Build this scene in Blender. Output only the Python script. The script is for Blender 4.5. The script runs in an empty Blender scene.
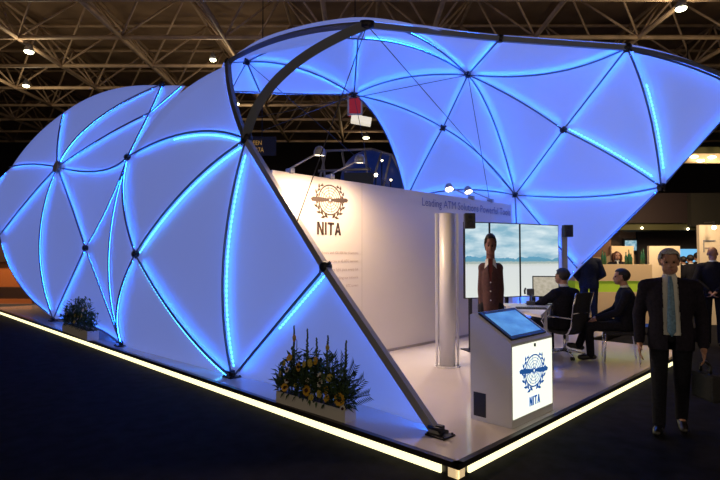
import bpy, bmesh, math, random
from mathutils import Vector, Matrix, Quaternion
random.seed(7)
PI = math.pi
sc = bpy.context.scene
COL = sc.collection

# ------------------------------------------------------------------ survey of the place
FPX = 515.0
PITCH = math.atan(18 / FPX)
S2 = 2 ** -.5
CAM = Vector((-3.252, -2.221, 1.65))
FW0 = Vector((S2, S2, 0)); RT = Vector((S2, -S2, 0)); UP0 = Vector((0, 0, 1))
FWD = FW0 * math.cos(PITCH) + UP0 * math.sin(PITCH)
UPV = UP0 * math.cos(PITCH) - FW0 * math.sin(PITCH)

def ray(x, y):
    return FWD + RT * ((x - 360) / FPX) + UPV * ((240 - y) / FPX)
def at(x, y, d):
    return CAM + ray(x, y) * d
def at_z(x, y, z):
    r = ray(x, y); return CAM + r * ((z - CAM.z) / r.z)
def at_y(x, y, Y):
    r = ray(x, y); return CAM + r * ((Y - CAM.y) / r.y)
def hall(l, f, z):          # hall axes: l to the right, f away, z up
    return Vector((CAM.x, CAM.y, 0)) + FW0 * f + RT * l + UP0 * z
HALL_ROT = Matrix(((RT.x, FW0.x, 0), (RT.y, FW0.y, 0), (0, 0, 1)))   # local x->right, y->away

# ------------------------------------------------------------------ materials
def mat(name, col, rough=.6, metal=0, emit=None, es=1.0, spec=.5, coat=0, noise=None, sampling=None):
    m = bpy.data.materials.new(name); m.use_nodes = True
    nt = m.node_tree; b = nt.nodes['Principled BSDF']
    b.inputs['Base Color'].default_value = (*col, 1)
    b.inputs['Roughness'].default_value = rough
    b.inputs['Metallic'].default_value = metal
    b.inputs['Specular IOR Level'].default_value = spec
    b.inputs['Coat Weight'].default_value = coat
    if emit:
        b.inputs['Emission Color'].default_value = (*emit, 1)
        b.inputs['Emission Strength'].default_value = es
    if noise:
        scale, amt = noise
        tc = nt.nodes.new('ShaderNodeTexCoord'); n = nt.nodes.new('ShaderNodeTexNoise')
        n.inputs['Scale'].default_value = scale; n.inputs['Detail'].default_value = 4
        nt.links.new(tc.outputs['Object'], n.inputs['Vector'])
        r = nt.nodes.new('ShaderNodeValToRGB')
        r.color_ramp.elements[0].position = .3; r.color_ramp.elements[1].position = .7
        r.color_ramp.elements[0].color = (*[max(0, c * (1 - amt)) for c in col], 1)
        r.color_ramp.elements[1].color = (*[min(1, c * (1 + amt)) for c in col], 1)
        nt.links.new(n.outputs['Fac'], r.inputs['Fac'])
        nt.links.new(r.outputs['Color'], b.inputs['Base Color'])
    if sampling: m.cycles.emission_sampling = sampling
    return m

M = {}
M['fabric'] = mat('backlit_fabric', (.38, .40, .46), .8, emit=(.088, .132, .41), es=1.0, sampling='NONE', spec=.2)
M['led'] = mat('blue_led', (.1, .3, 1), .5, emit=(.010, .15, 1.0), es=85)
M['led_soft'] = mat('blue_led_soft', (.1, .3, 1), .5, emit=(.010, .15, 1.0), es=62)
M['led_dot'] = mat('cyan_led_dot', (.3, .8, 1), .5, emit=(.08, .58, 1.0), es=4, sampling='NONE')
M['rib'] = mat('dark_rib', (.12, .145, .22), .45, .3)
M['bar'] = mat('grey_bar', (.30, .30, .31), .45, .2)
M['archbar'] = mat('slate_bar', (.075, .088, .12), .45, .2)
M['joint'] = mat('black_joint', (.02, .02, .03), .4, .5)
M['cable'] = mat('steel_cable', (.05, .05, .06), .6, 0)
M['deck'] = mat('gloss_deck', (.66, .61, .60), .13, coat=.25, noise=(1.3, .04))
M['nosing'] = mat('dark_nosing', (.035, .03, .03), .35, .4)
M['strip'] = mat('lit_edge', (.9, .9, .8), .5, emit=(1.0, .90, .48), es=1.7)
M['strip2'] = mat('lit_edge_corner', (.9, .9, .8), .5, emit=(.80, .56, .28), es=.7)
M['carpet'] = mat('dark_carpet', (.007, .007, .012), .95, spec=.1, noise=(6, .5))
M['wall'] = mat('white_laminate', (.66, .62, .6), .24, noise=(.8, .03))
M['seam'] = mat('panel_seam', (.3, .27, .26), .6)
M['print'] = mat('brown_print', (.06, .04, .028), .5)
M['print_soft'] = mat('soft_print', (.36, .28, .25), .5)
M['print_blue'] = mat('slate_print', (.13, .14, .3), .5)
M['white'] = mat('white_paint', (.7, .7, .7), .4)
M['offwhite'] = mat('white_panel', (.78, .79, .82), .35)
M['black'] = mat('black_plastic', (.008, .008, .01), .35)
M['chrome'] = mat('chrome', (.75, .75, .78), .18, 1)
M['alu'] = mat('brushed_aluminium', (.62, .62, .66), .35, .08)
M['alu_rail'] = mat('aluminium_rail', (.75, .75, .78), .3, .7)
M['lightbox'] = mat('kiosk_lightbox', (.9, .9, .85), .4, emit=(.93, 1.0, .80), es=1.12)
M['emblem_blue'] = mat('emblem_blue', (.03, .14, .42), .4, emit=(.012, .07, .26), es=1.0)
M['fabric_black'] = mat('black_mesh', (.012, .012, .016), .8, noise=(60, .4))
M['suit'] = mat('dark_suit', (.010, .010, .016), .85, spec=.15, noise=(40, .3))
M['suit_navy'] = mat('navy_suit', (.012, .016, .035), .85, spec=.15, noise=(40, .3))
M['coat'] = mat('dark_coat', (.013, .011, .020), .85, spec=.15, noise=(40, .3))
M['maroon'] = mat('maroon_jacket', (.055, .018, .02), .8, noise=(30, .25))
M['redshirt'] = mat('red_shirt', (.16, .03, .03), .8)
M['shirt'] = mat('white_shirt', (.62, .64, .62), .8)
M['tie'] = mat('blue_tie', (.11, .22, .34), .55, noise=(50, .35))
M['skin'] = mat('skin', (.40, .21, .145), .55, noise=(20, .08))
M['skin_dark'] = mat('skin_brown', (.20, .085, .06), .55, noise=(20, .08))
M['lips'] = mat('lips', (.28, .10, .08), .5)
M['eye'] = mat('eye', (.03, .022, .02), .2)
M['hair_grey'] = mat('grey_hair', (.34, .34, .36), .7, noise=(70, .4))
M['hair_dark'] = mat('dark_hair', (.012, .010, .010), .6, noise=(70, .4))
M['hair_auburn'] = mat('auburn_hair', (.09, .028, .012), .6, noise=(70, .4))
M['leather'] = mat('black_leather', (.01, .009, .009), .3)
M['metal_gold'] = mat('belt_buckle', (.7, .7, .7), .25, 1)
M['lamp'] = mat('lamp_grey', (.35, .36, .4), .4, .4)
M['bulb'] = mat('lamp_glow', (1, .9, .7), .5, emit=(1, .83, .55), es=9)
M['halllamp'] = mat('hall_lamp_glow', (1, 1, .9), .5, emit=(.95, 1.0, .55), es=9)
M['steel'] = mat('brown_steel', (.62, .45, .29), .6, .0, noise=(1.5, .25))
M['ceil'] = mat('ceiling_deck', (.40, .27, .16), .9, noise=(.6, .25))
M['hallwall'] = mat('hall_wall', (.02, .016, .018), .9, noise=(.4, .3))
M['leaf'] = mat('leaf_green', (.045, .09, .035), .6, noise=(12, .5))
M['leaf2'] = mat('leaf_blue_green', (.04, .085, .06), .6, noise=(12, .5))
M['spike'] = mat('flower_spike', (.09, .14, .09), .7, noise=(30, .4))
M['petal'] = mat('yellow_petal', (.62, .36, .025), .6)
M['disc'] = mat('sunflower_disc', (.05, .012, .008), .8)
M['petal_w'] = mat('white_petal', (.68, .68, .62), .6)
M['petal_y'] = mat('pale_yellow_petal', (.5, .42, .09), .6)
M['trough'] = mat('white_trough', (.62, .62, .6), .5)
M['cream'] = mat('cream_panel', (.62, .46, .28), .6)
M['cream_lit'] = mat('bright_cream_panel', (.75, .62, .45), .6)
M['beige'] = mat('beige_wall', (.42, .31, .19), .7)
M['brownboard'] = mat('brown_board', (.09, .04, .022), .6)
M['fascia'] = mat('dark_red_fascia', (.012, .004, .004), .8)
M['olive'] = mat('olive_band', (.05, .048, .012), .7)
M['darkwall'] = mat('dark_wall', (.012, .009, .011), .8)
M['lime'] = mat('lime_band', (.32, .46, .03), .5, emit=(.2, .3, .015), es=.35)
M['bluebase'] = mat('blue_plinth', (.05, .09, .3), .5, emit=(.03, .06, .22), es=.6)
M['screenblue'] = mat('blue_screen', (.1, .3, .6), .2, emit=(.16, .5, .85), es=.9)
M['bottle'] = mat('green_bottle', (.02, .10, .05), .2)
M['greybin'] = mat('grey_sleeve', (.18, .18, .2), .6)
M['orange'] = mat('orange_panel', (.42, .14, .035), .6)
M['darkshelf'] = mat('dark_shelf', (.035, .016, .01), .6)
M['greyfloor'] = mat('grey_plinth', (.16, .15, .16), .5)
M['bluedome'] = mat('blue_dome', (.02, .05, .25), .35, emit=(.004, .014, .10), es=.45, noise=(.8, .5))
M['truss'] = mat('grey_truss', (.30, .30, .34), .4, .4)
M['olivedrum'] = mat('dark_drum', (.04, .045, .035), .6)
M['red'] = mat('red_banner', (.42, .025, .04), .6, emit=(.3, .015, .03), es=.5)
M['signwhite'] = mat('lit_sign', (.8, .75, .6), .5, emit=(.8, .72, .55), es=.9)
M['amber'] = mat('amber_letters', (.4, .22, .04), .5, emit=(.25, .13, .02), es=1.0)
M['signdark'] = mat('sign_board', (.015, .01, .01), .7)
M['paper'] = mat('paper', (.7, .7, .68), .7)
M['key'] = mat('keyboard_grey', (.06, .065, .08), .5)

def screen_airport():
    m = bpy.data.materials.new('airport_picture'); m.use_nodes = True
    nt = m.node_tree; nt.nodes.clear(); N = nt.nodes.new; Lk = nt.links.new
    out = N('ShaderNodeOutputMaterial'); em = N('ShaderNodeEmission')
    tc = N('ShaderNodeTexCoord'); sep = N('ShaderNodeSeparateXYZ'); Lk(tc.outputs['UV'], sep.inputs[0])
    # ridge line of the mountains
    nz = N('ShaderNodeTexNoise'); nz.noise_dimensions = '1D'; nz.inputs['Scale'].default_value = 6; nz.inputs['Detail'].default_value = 3
    Lk(sep.outputs[0], nz.inputs['W'])
    rid = N('ShaderNodeMath'); rid.operation = 'MULTIPLY_ADD'; rid.inputs[1].default_value = .16; rid.inputs[2].default_value = .455
    Lk(nz.outputs['Fac'], rid.inputs[0])
    below = N('ShaderNodeMath'); below.operation = 'LESS_THAN'; Lk(sep.outputs[1], below.inputs[0]); Lk(rid.outputs[0], below.inputs[1])
    # clouds
    mp = N('ShaderNodeMapping'); mp.inputs['Scale'].default_value = (2.2, 5, 1); Lk(tc.outputs['UV'], mp.inputs[0])
    cl = N('ShaderNodeTexNoise'); cl.inputs['Scale'].default_value = 1.4; cl.inputs['Detail'].default_value = 5; Lk(mp.outputs[0], cl.inputs['Vector'])
    cr = N('ShaderNodeValToRGB'); cr.color_ramp.elements[0].position = .36; cr.color_ramp.elements[1].position = .66
    cr.color_ramp.elements[0].color = (.25, .47, .60, 1); cr.color_ramp.elements[1].color = (.72, .84, .88, 1)
    Lk(cl.outputs['Fac'], cr.inputs[0])
    # ground bands: grass, far runway, tarmac
    gr = N('ShaderNodeValToRGB'); gr.color_ramp.interpolation = 'LINEAR'
    e = gr.color_ramp.elements; e[0].position = 0; e[0].color = (.74, .78, .74, 1)
    e[1].position = .40; e[1].color = (.70, .74, .74, 1)
    for p, c in ((.445, (.62, .66, .62, 1)), (.455, (.36, .44, .40, 1)), (.475, (.40, .48, .46, 1)), (.485, (.13, .33, .45, 1)), (.56, (.12, .36, .55, 1))):
        x = e.new(p); x.color = c
    gn = N('ShaderNodeTexNoise'); gn.inputs['Scale'].default_value = 14; Lk(mp.outputs[0], gn.inputs['Vector'])
    ad = N('ShaderNodeMath'); ad.operation = 'MULTIPLY_ADD'; ad.inputs[1].default_value = .03; Lk(gn.outputs['Fac'], ad.inputs[0])
    sb = N('ShaderNodeMath'); sb.operation = 'SUBTRACT'; sb.inputs[1].default_value = .015; Lk(sep.outputs[1], sb.inputs[0]); Lk(sb.outputs[0], ad.inputs[2])
    Lk(ad.outputs[0], gr.inputs[0])
    mx = N('ShaderNodeMixRGB'); Lk(below.outputs[0], mx.inputs[0]); Lk(cr.outputs[0], mx.inputs[1]); Lk(gr.outputs[0], mx.inputs[2])
    Lk(mx.outputs[0], em.inputs['Color']); em.inputs['Strength'].default_value = 1.0
    Lk(em.outputs[0], out.inputs[0]); return m
M['airport'] = screen_airport()

def screen_noise(name, c1, c2, scale, strength=1.0):
    m = bpy.data.materials.new(name); m.use_nodes = True
    nt = m.node_tree; b = nt.nodes['Principled BSDF']; b.inputs['Base Color'].default_value = (.02, .02, .03, 1); b.inputs['Roughness'].default_value = .15
    tc = nt.nodes.new('ShaderNodeTexCoord'); n = nt.nodes.new('ShaderNodeTexNoise'); n.inputs['Scale'].default_value = scale
    nt.links.new(tc.outputs['UV'], n.inputs['Vector'])
    r = nt.nodes.new('ShaderNodeValToRGB'); r.color_ramp.elements[0].position = .35; r.color_ramp.elements[1].position = .65
    r.color_ramp.elements[0].color = (*c1, 1); r.color_ramp.elements[1].color = (*c2, 1)
    nt.links.new(n.outputs['Fac'], r.inputs[0]); nt.links.new(r.outputs[0], b.inputs['Emission Color']); b.inputs['Emission Strength'].default_value = strength
    return m
M['map'] = screen_noise('map_picture', (.40, .36, .27), (.52, .47, .38), 7)
M['touch'] = screen_noise('touch_picture', (.045, .17, .42), (.10, .30, .56), 2.5)
M['tv'] = screen_noise('tv_picture', (.10, .30, .42), (.45, .62, .66), 3)

# ------------------------------------------------------------------ mesh helpers
def frame(d):
    d = d.normalized(); a = Vector((0, 0, 1)) if abs(d.z) < .95 else Vector((1, 0, 0))
    u = d.cross(a).normalized(); return u, d.cross(u).normalized()

class MB:
    def __init__(s): s.bm = bmesh.new(); s.uv = None
    def box(s, c, size, rot=None, bevel=0):
        c = Vector(c); hx, hy, hz = [v / 2 for v in size]
        vs = []
        for x in (-hx, hx):
            for y in (-hy, hy):
                for z in (-hz, hz):
                    p = Vector((x, y, z))
                    if rot is not None: p = rot @ p
                    vs.append(s.bm.verts.new(c + p))
        fs = [s.bm.faces.new([vs[i] for i in q]) for q in ((0, 1, 3, 2), (4, 6, 7, 5), (0, 4, 5, 1), (2, 3, 7, 6), (0, 2, 6, 4), (1, 5, 7, 3))]
        if bevel:
            es = list({e for f in fs for e in f.edges})
            bmesh.ops.bevel(s.bm, geom=es, offset=bevel, segments=2, affect='EDGES', profile=.5)
        return s
    def tube(s, pts, r, n=8, cap=True):
        pts = [Vector(p) for p in pts]; k = len(pts)
        rs = r if isinstance(r, (list, tuple)) else [r] * k
        rings = []; u = None
        for i, p in enumerate(pts):
            d = (pts[min(i + 1, k - 1)] - pts[max(i - 1, 0)])
            if d.length < 1e-9: d = Vector((0, 0, 1))
            d.normalize()
            if u is None: u, _ = frame(d)
            u = (u - d * u.dot(d))
            if u.length < 1e-6: u, _ = frame(d)
            u.normalize(); w = d.cross(u)
            rings.append([s.bm.verts.new(p + (u * math.cos(2 * PI * j / n) + w * math.sin(2 * PI * j / n)) * rs[i]) for j in range(n)])
        for a, b in zip(rings, rings[1:]):
            for j in range(n):
                s.bm.faces.new((a[j], a[(j + 1) % n], b[(j + 1) % n], b[j])).smooth = True
        if cap:
            s.bm.faces.new(list(reversed(rings[0]))); s.bm.faces.new(rings[-1])
        return s
    def flatbar(s, pts, w, t, up):          # rectangular bar swept along pts; up = direction of its thickness
        pts = [Vector(p) for p in pts]; k = len(pts); rings = []
        for i, p in enumerate(pts):
            d = (pts[min(i + 1, k - 1)] - pts[max(i - 1, 0)]).normalized()
            n = (up - d * up.dot(d)).normalized(); q = d.cross(n)
            rings.append([s.bm.verts.new(p + q * (a * w / 2) + n * (b * t / 2)) for a, b in ((-1, -1), (1, -1), (1, 1), (-1, 1))])
        for a, b in zip(rings, rings[1:]):
            for j in range(4): s.bm.faces.new((a[j], a[(j + 1) % 4], b[(j + 1) % 4], b[j]))
        s.bm.faces.new(list(reversed(rings[0]))); s.bm.faces.new(rings[-1]); return s
    def loft(s, rings, n=20, cap=True):      # rings: (centre, rx, ry, xaxis, yaxis)
        rr = []
        for c, rx, ry, ax, ay in rings:
            rr.append([s.bm.verts.new(Vector(c) + Vector(ax) * rx * math.cos(2 * PI * j / n) + Vector(ay) * ry * math.sin(2 * PI * j / n)) for j in range(n)])
        for a, b in zip(rr, rr[1:]):
            for j in range(n): s.bm.faces.new((a[j], a[(j + 1) % n], b[(j + 1) % n], b[j])).smooth = True
        if cap:
            s.bm.faces.new(list(reversed(rr[0]))); s.bm.faces.new(rr[-1])
        return s
    def ell(s, c, r, rot=None, sub=3):
        m = Matrix.Translation(Vector(c)) @ ((rot.to_4x4() if rot is not None else Matrix.Identity(4)) @ Matrix.Diagonal((*((r,) * 3 if not hasattr(r, '__len__') else r), 1)))
        ret = bmesh.ops.create_icosphere(s.bm, subdivisions=sub, radius=1, matrix=m)
        for v in ret['verts']:
            for f in v.link_faces: f.smooth = True
        return s
    def cap2(s, a, b, r1, r2, n=12):         # tapered capsule
        s.tube([a, b], [r1, r2], n); s.ell(a, r1, sub=2); s.ell(b, r2, sub=2); return s
    def poly(s, pts, t, nrm):                # extruded flat polygon
        nrm = Vector(nrm).normalized(); a = [s.bm.verts.new(Vector(p)) for p in pts]; b = [s.bm.verts.new(Vector(p) + nrm * t) for p in pts]
        k = len(a)
        s.bm.faces.new(a); s.bm.faces.new(list(reversed(b)))
        for i in range(k): s.bm.faces.new((a[i], b[i], b[(i + 1) % k], a[(i + 1) % k]))
        return s
    def build(s, name, m, parent=None, recalc=True, smooth=False):
        if recalc: bmesh.ops.recalc_face_normals(s.bm, faces=s.bm.faces)
        me = bpy.data.meshes.new(name); s.bm.to_mesh(me); s.bm.free()
        if smooth:
            for p in me.polygons: p.use_smooth = True
        me.materials.append(M[m] if isinstance(m, str) else m)
        o = bpy.data.objects.new(name, me); COL.objects.link(o)
        if parent is not None:
            o.parent = parent
        return o

def tag(o, label=None, cat=None, group=None, kind=None):
    if label: o['label'] = label
    if cat: o['category'] = cat
    if group: o['group'] = group
    if kind: o['kind'] = kind
    return o
def thing(name, label, cat, loc=(0, 0, 0), rz=0, group=None):
    o = bpy.data.objects.new(name, None); COL.objects.link(o)
    o.empty_display_size = .1
    o.location = loc; o.rotation_euler = (0, 0, rz)
    return tag(o, label, cat, group)
def copy_tree(o, parent=None):
    c = o.copy(); COL.objects.link(c)
    if parent is not None: c.parent = parent
    for ch in list(o.children): copy_tree(ch, c)
    return c
def lab(o, t): o['label'] = t; return o

def quad_screen(name, m, parent, p00, p10, p11, p01, uv=((0, 0), (1, 0), (1, 1), (0, 1))):
    me = bpy.data.meshes.new(name); me.from_pydata([p00, p10, p11, p01], [], [(0, 1, 2, 3)])
    ul = me.uv_layers.new(name='UVMap')
    for i, t in enumerate(uv): ul.data[i].uv = t
    me.materials.append(M[m]); o = bpy.data.objects.new(name, me); COL.objects.link(o)
    if parent is not None: o.parent = parent
    return o

def text_mesh(txt, name, m, parent, origin, ax, ay, size, width=None, depth=.004, bold=0, align='LEFT'):
    c = bpy.data.curves.new('t', 'FONT'); c.body = txt; c.size = 1; c.extrude = 0; c.offset = bold; c.resolution_u = 2
    t = bpy.data.objects.new('t', c); COL.objects.link(t)
    dg = bpy.context.evaluated_depsgraph_get(); me = bpy.data.meshes.new_from_object(t.evaluated_get(dg))
    bpy.data.objects.remove(t); bpy.data.curves.remove(c)
    xs = [v.co.x for v in me.vertices]; ys = [v.co.y for v in me.vertices]
    w = max(xs) - min(xs); x0 = min(xs); hgt = .72
    kx = (width / w) if width else size / hgt
    ky = size / hgt
    sh = 0 if align == 'LEFT' else -w * kx
    ax = Vector(ax); ay = Vector(ay); nz = ax.cross(ay).normalized()
    for v in me.vertices:
        v.co = Vector(origin) + ax * ((v.co.x - x0) * kx + sh) + ay * (v.co.y * ky) + nz * depth
    me.name = name; me.materials.clear(); me.materials.append(M[m])
    o = bpy.data.objects.new(name, me); COL.objects.link(o)
    if parent is not None: o.parent = parent
    return o

# ------------------------------------------------------------------ the hall
def structure(o): o['kind'] = 'structure'; return o
HX, HF = 37, 52
b = MB(); b.box(hall(0, 20, -.05), (2 * HX, 2 * 32, .1), HALL_ROT); structure(b.build('floor', 'carpet'))
b = MB(); b.box(hall(0, 20, 13.6), (2 * HX, 2 * 32, .1), HALL_ROT); structure(b.build('ceiling', 'ceil'))
b = MB(); b.box(hall(0, HF + .1, 6.75), (2 * HX, .2, 13.5), HALL_ROT); structure(b.build('wall_back', 'hallwall'))
b = MB(); b.box(hall(-HX - .1, 20, 6.75), (.2, 64, 13.5), HALL_ROT); structure(b.build('wall_left', 'hallwall'))
b = MB(); b.box(hall(HX + .1, 20, 6.75), (.2, 64, 13.5), HALL_ROT); structure(b.build('wall_right', 'hallwall'))

# roof space frame: two layers of chords with diagonal webs
sf = thing('roof_space_frame', 'brown steel space frame of chords and diagonals under the hall roof', 'roof truss', hall(0, 20, 10.6))
inv = Matrix.Translation(-sf.location)
ZB, ZT, LX, LF = 10.6, 13.2, 4.2, 3.1
nl, nf = 8, 12
lo = MB(); hi = MB(); wb = MB()
OFF = sf.location
for i in range(-nl, nl + 1):
    lo.tube([hall(i * LX - 1.3, 2, ZB) - OFF, hall(i * LX - 1.3, 2 + nf * LF, ZB) - OFF], .10, 6)
    if i < nl: hi.tube([hall((i + .5) * LX - 1.3, 2, ZT) - OFF, hall((i + .5) * LX - 1.3, 2 + nf * LF, ZT) - OFF], .08, 6)
for j in range(nf + 1):
    lo.tube([hall(-nl * LX - 1.3, 2 + j * LF, ZB) - OFF, hall(nl * LX - 1.3, 2 + j * LF, ZB) - OFF], .09, 6)
    if j < nf: hi.tube([hall(-nl * LX - 1.3, 2 + (j + .5) * LF, ZT) - OFF, hall(nl * LX - 1.3, 2 + (j + .5) * LF, ZT) - OFF], .08, 6)
for i in range(-nl, nl):
    for j in range(nf):
        c = hall((i + .5) * LX - 1.3, 2 + (j + .5) * LF, ZT) - OFF
        for di in (0, 1):
            for dj in (0, 1):
                wb.tube([hall((i + di) * LX - 1.3, 2 + (j + dj) * LF, ZB) - OFF, c], .05, 5)
lo.build('bottom_chord_grid', 'steel', sf); hi.build('top_chord_grid', 'steel', sf); wb.build('web_diagonals', 'steel', sf)

# hall lamps hanging under the frame
def hall_lamp(px, py, label, r=.26, z=10.2):
    p = at_z(px, py, z)
    t = thing('hall_lamp', label, 'ceiling lamp', p, group=None)
    b = MB(); b.loft([((0, 0, .02), r, r, (1, 0, 0), (0, 1, 0)), ((0, 0, .18), r * .8, r * .8, (1, 0, 0), (0, 1, 0)), ((0, 0, .34), r * .3, r * .3, (1, 0, 0), (0, 1, 0))], 16); b.build('shade', 'lamp', t)
    b = MB(); b.ell((0, 0, 0), (r * .9, r * .9, .07), sub=2); b.build('bulb', 'halllamp', t)
    b = MB(); b.tube([(0, 0, .33), (0, 0, 10.6 - z)], .02, 6); b.build('hanger', 'steel', t)
    l = bpy.data.lights.new('lamp_light', 'POINT'); l.energy = 60; l.color = (1, .80, .52); l.shadow_soft_size = .2
    lo_ = bpy.data.objects.new('lamp_light', l); COL.objects.link(lo_); lo_.parent = t; lo_.location = (0, 0, -.35)
    return t
hall_lamp(29, 52, 'lit hall lamp high at the far left, the upper of two', .2)
hall_lamp(26, 86, 'lit hall lamp at the far left, below and beyond the brighter one', .17)
hall_lamp(213, 60, 'lit hall lamp just left of the blue peak of the front lobe', .15)
hall_lamp(681, 9, 'large bright hall lamp above the right end of the blue canopy', .2)
hall_lamp(366, 138, 'small far hall lamp seen through the opening under the canopy', .27)
hall_lamp(237, 104, 'tiny lit hall lamp seen inside the arch opening at left', .15)

# ------------------------------------------------------------------ platform
PT = .13
PX, PY = 6.65, 17.0
pf = thing('exhibition_platform', 'low glossy grey platform with a glowing yellow white edge under the blue pavilion', 'platform')
QX, QY = 8.5, 1.6          # the deck widens behind the partition wall
b = MB(); b.poly([(.04, .04, .08), (PX - .04, .04, .08), (PX - .04, QY + .04, .08), (QX - .04, QY + .04, .08), (QX - .04, PY, .08), (.04, PY, .08)], .05, (0, 0, 1)); b.build('deck', 'deck', pf)
b = MB()
b.box((PX / 2, .02, .106), (PX + .02, .06, .046)); b.box((.02, PY / 2, .106), (.06, PY + .02, .046))
b.box((PX - .02, QY / 2, .106), (.06, QY, .046)); b.box(((PX + QX) / 2, QY + .02, .106), (QX - PX, .06, .046)); b.box((QX - .02, (QY + PY) / 2, .106), (.06, PY - QY, .046)); b.build('nosing', 'nosing', pf)
b = MB(); b.poly([(.05, .05, 0), (PX - .06, .05, 0), (PX - .06, QY + .06, 0), (QX - .06, QY + .06, 0), (QX - .06, PY, 0), (.05, PY, 0)], .079, (0, 0, 1)); b.build('plinth', 'nosing', pf)
b = MB(); b.box((PX / 2 + .08, .03, .042), (PX - .2, .02, .08)); lab(b.build('light_strip', 'strip', pf), 'glowing strip along the right edge')
b = MB(); b.box((.03, PY / 2 + .08, .042), (.02, PY - .2, .08)); lab(b.build('light_strip', 'strip', pf), 'glowing strip along the left edge')
b = MB(); b.box((.06, .025, .042), (.09, .02, .08)); b.box((.025, .06, .042), (.02, .09, .08)); lab(b.build('corner_cap', 'strip2', pf), 'dimmer amber corner of the glowing edge')

# ------------------------------------------------------------------ the pavilion: ribs and stretched fabric
PAV = thing('tension_fabric_pavilion', 'huge blue glowing pavilion of stretched white fabric panels on dark curved ribs', 'pavilion')
ND = {  # joints
 'A': at(440, 438, 4.41), 'B': at(325, 267, 5.57), 'C': at(246, 139, 6.83), 'D': at(228, 62, 8.1), 'E': at(367, 25, 7.0),
 'F': at(232, 378, 6.58), 'G': at(121, 346, 8.9), 'H': at(53, 319, 12.4), 'I': at(135, 254, 8.4), 'J': at(85, 248, 10.5),
 'K': at(127, 157, 9.7), 'L': at(57, 167, 12.2), 'M': at(162, 84, 11.0), 'N': at(9, 167, 13.6), 'O': at(64, 110, 13.2),
 'P': at(183, 84, 10.0), 'Q': at(-2, 237, 13.6), 'm': at(149, 113, 10.1),
 'R': at(500, 39, 7.5), 'S': at(627, 48, 7.2), 'T': at(752, 90, 6.8), 'U': at(661, 187, 7.9), 'V': at(468, 75, 10.0), 'W': at(443, 128, 10.5),
 'X': at(563, 130, 9.2), 'Y': at(515, 195, 11.6), 'Z': at(354, 95, 10.3), 'e': at(358, 39, 8.6), 'z': at(247, 62, 9.5), 'd': at(229, 63, 9.3),
 'l': at(231, 91, 9.4), 'n': at(260, 92, 9.6), 'b': at(406, 200, 11.3), 'y': at(577, 268, 10.2), 'f': at(521, 325, 11.6), 'g': at(440, 325, 13.0)}
# edge: (a, b) -> (mid px, mid py, depth change at the middle, style)
#  r rib  t thin rib  b grey edge bar  d dark edge bar  s lit fabric edge without a rib  n nothing
ED = {
 'AB': (None, 0, 'b'), 'BC': (None, 0, 'b'), 'AF': ((335, 406), 0, 's'), 'BF': ((280, 320), -.1, 'r'), 'CF': ((223, 262), -.15, 'r'),
 'CI': ((183, 191), -.25, 'r'), 'CK': ((185, 133), -.2, 'r'), 'IK': ((122.5, 200), -.1, 'r'), 'FI': ((177, 321), -.15, 'r'), 'GI': ((117, 305), -.1, 'r'),
 'FG': ((166, 366), 0, 's'), 'GK': ((108, 255), 0, 't'), 'JK': ((108, 205), 0, 't'), 'GJ': ((103, 297), -.1, 't'), 'HJ': ((69, 283), -.1, 'r'),
 'JL': ((71, 206), -.2, 'r'), 'HL': ((39, 243), -.2, 'r'), 'LQ': ((29, 198), -.1, 'r'), 'HQ': ((17, 285), .3, 's'), 'LN': ((31, 164), -.2, 'r'),
 'NQ': ((-12, 200), .2, 's'), 'NO': ((33, 136), .2, 's'), 'LO': ((58, 137), -.2, 'r'), 'MO': ((107, 89), .2, 's'), 'LM': ((93, 122), -.3, 'r'),
 'Lm': ((103, 137), -.2, 'r'), 'KL': ((97, 171), -.2, 'r'), 'Mm': (None, 0, 'r'), 'Km': (None, 0, 'r'), 'mP': (None, 0, 't'), 'MP': ((172, 83.5), .1, 's'),
 'DK': ((167, 101), .1, 's'), 'KP': (None, 0, 'n'), 'CD': ((232, 96), 0, 'd'), 'GH': ((88, 325), 0, 's'), 'CE': ((283, 74), -.1, 'a'),
 'DE': ((288, 36), 0, 'd'), 'ER': (None, 0, 'd'), 'RS': (None, 0, 'd'), 'ST': ((691, 63), 0, 'e'), 'TU': (None, 0, 's'), 'Uy': (None, 0, 's'), 'fy': (None, 0, 's'),
 'EV': ((421, 39), .3, 'r'), 'Ee': (None, 0, 'r'), 'ez': ((299, 42), 0, 'r'), 'eV': ((417, 49), .2, 'r'), 'eZ': (None, .15, 'r'), 'Ed': ((289, 37), .3, 'n'), 'de': (None, 0, 'n'), 'dz': (None, 0, 't'),
 'zl': (None, 0, 't'), 'zn': (None, 0, 'r'), 'ln': (None, 0, 's'), 'Zn': ((305, 94), 0, 's'), 'zZ': ((301, 69), .2, 'r'), 'dl': (None, 0, 'n'),
 'VZ': ((404, 78), .2, 'r'), 'VW': (None, .1, 'r'), 'WZ': ((402, 108), .15, 'r'), 'Wb': ((425, 161), 0, 'r'), 'bZ': ((386, 135), .1, 's'),
 'WY': ((480, 155), .15, 'r'), 'VY': ((494, 123), .2, 'r'), 'bY': ((458, 190), .1, 'r'), 'VX': ((517, 100), .15, 'r'), 'VS': ((546, 74), .3, 'r'), 'RV': (None, .1, 'r'),
 'SX': ((592, 93), .2, 'r'), 'XY': ((541, 160), .15, 'r'), 'UX': ((612, 156), .15, 'r'), 'UY': ((586, 197), .2, 'r'), 'SU': ((649, 112), .15, 'r'),
 'Yy': ((548, 234), .1, 'r'), 'Yf': ((518, 262), .1, 'r'), 'bg': (None, 0, 'n'), 'gY': (None, 0, 'n'), 'fg': (None, 0, 'n')}
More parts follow.
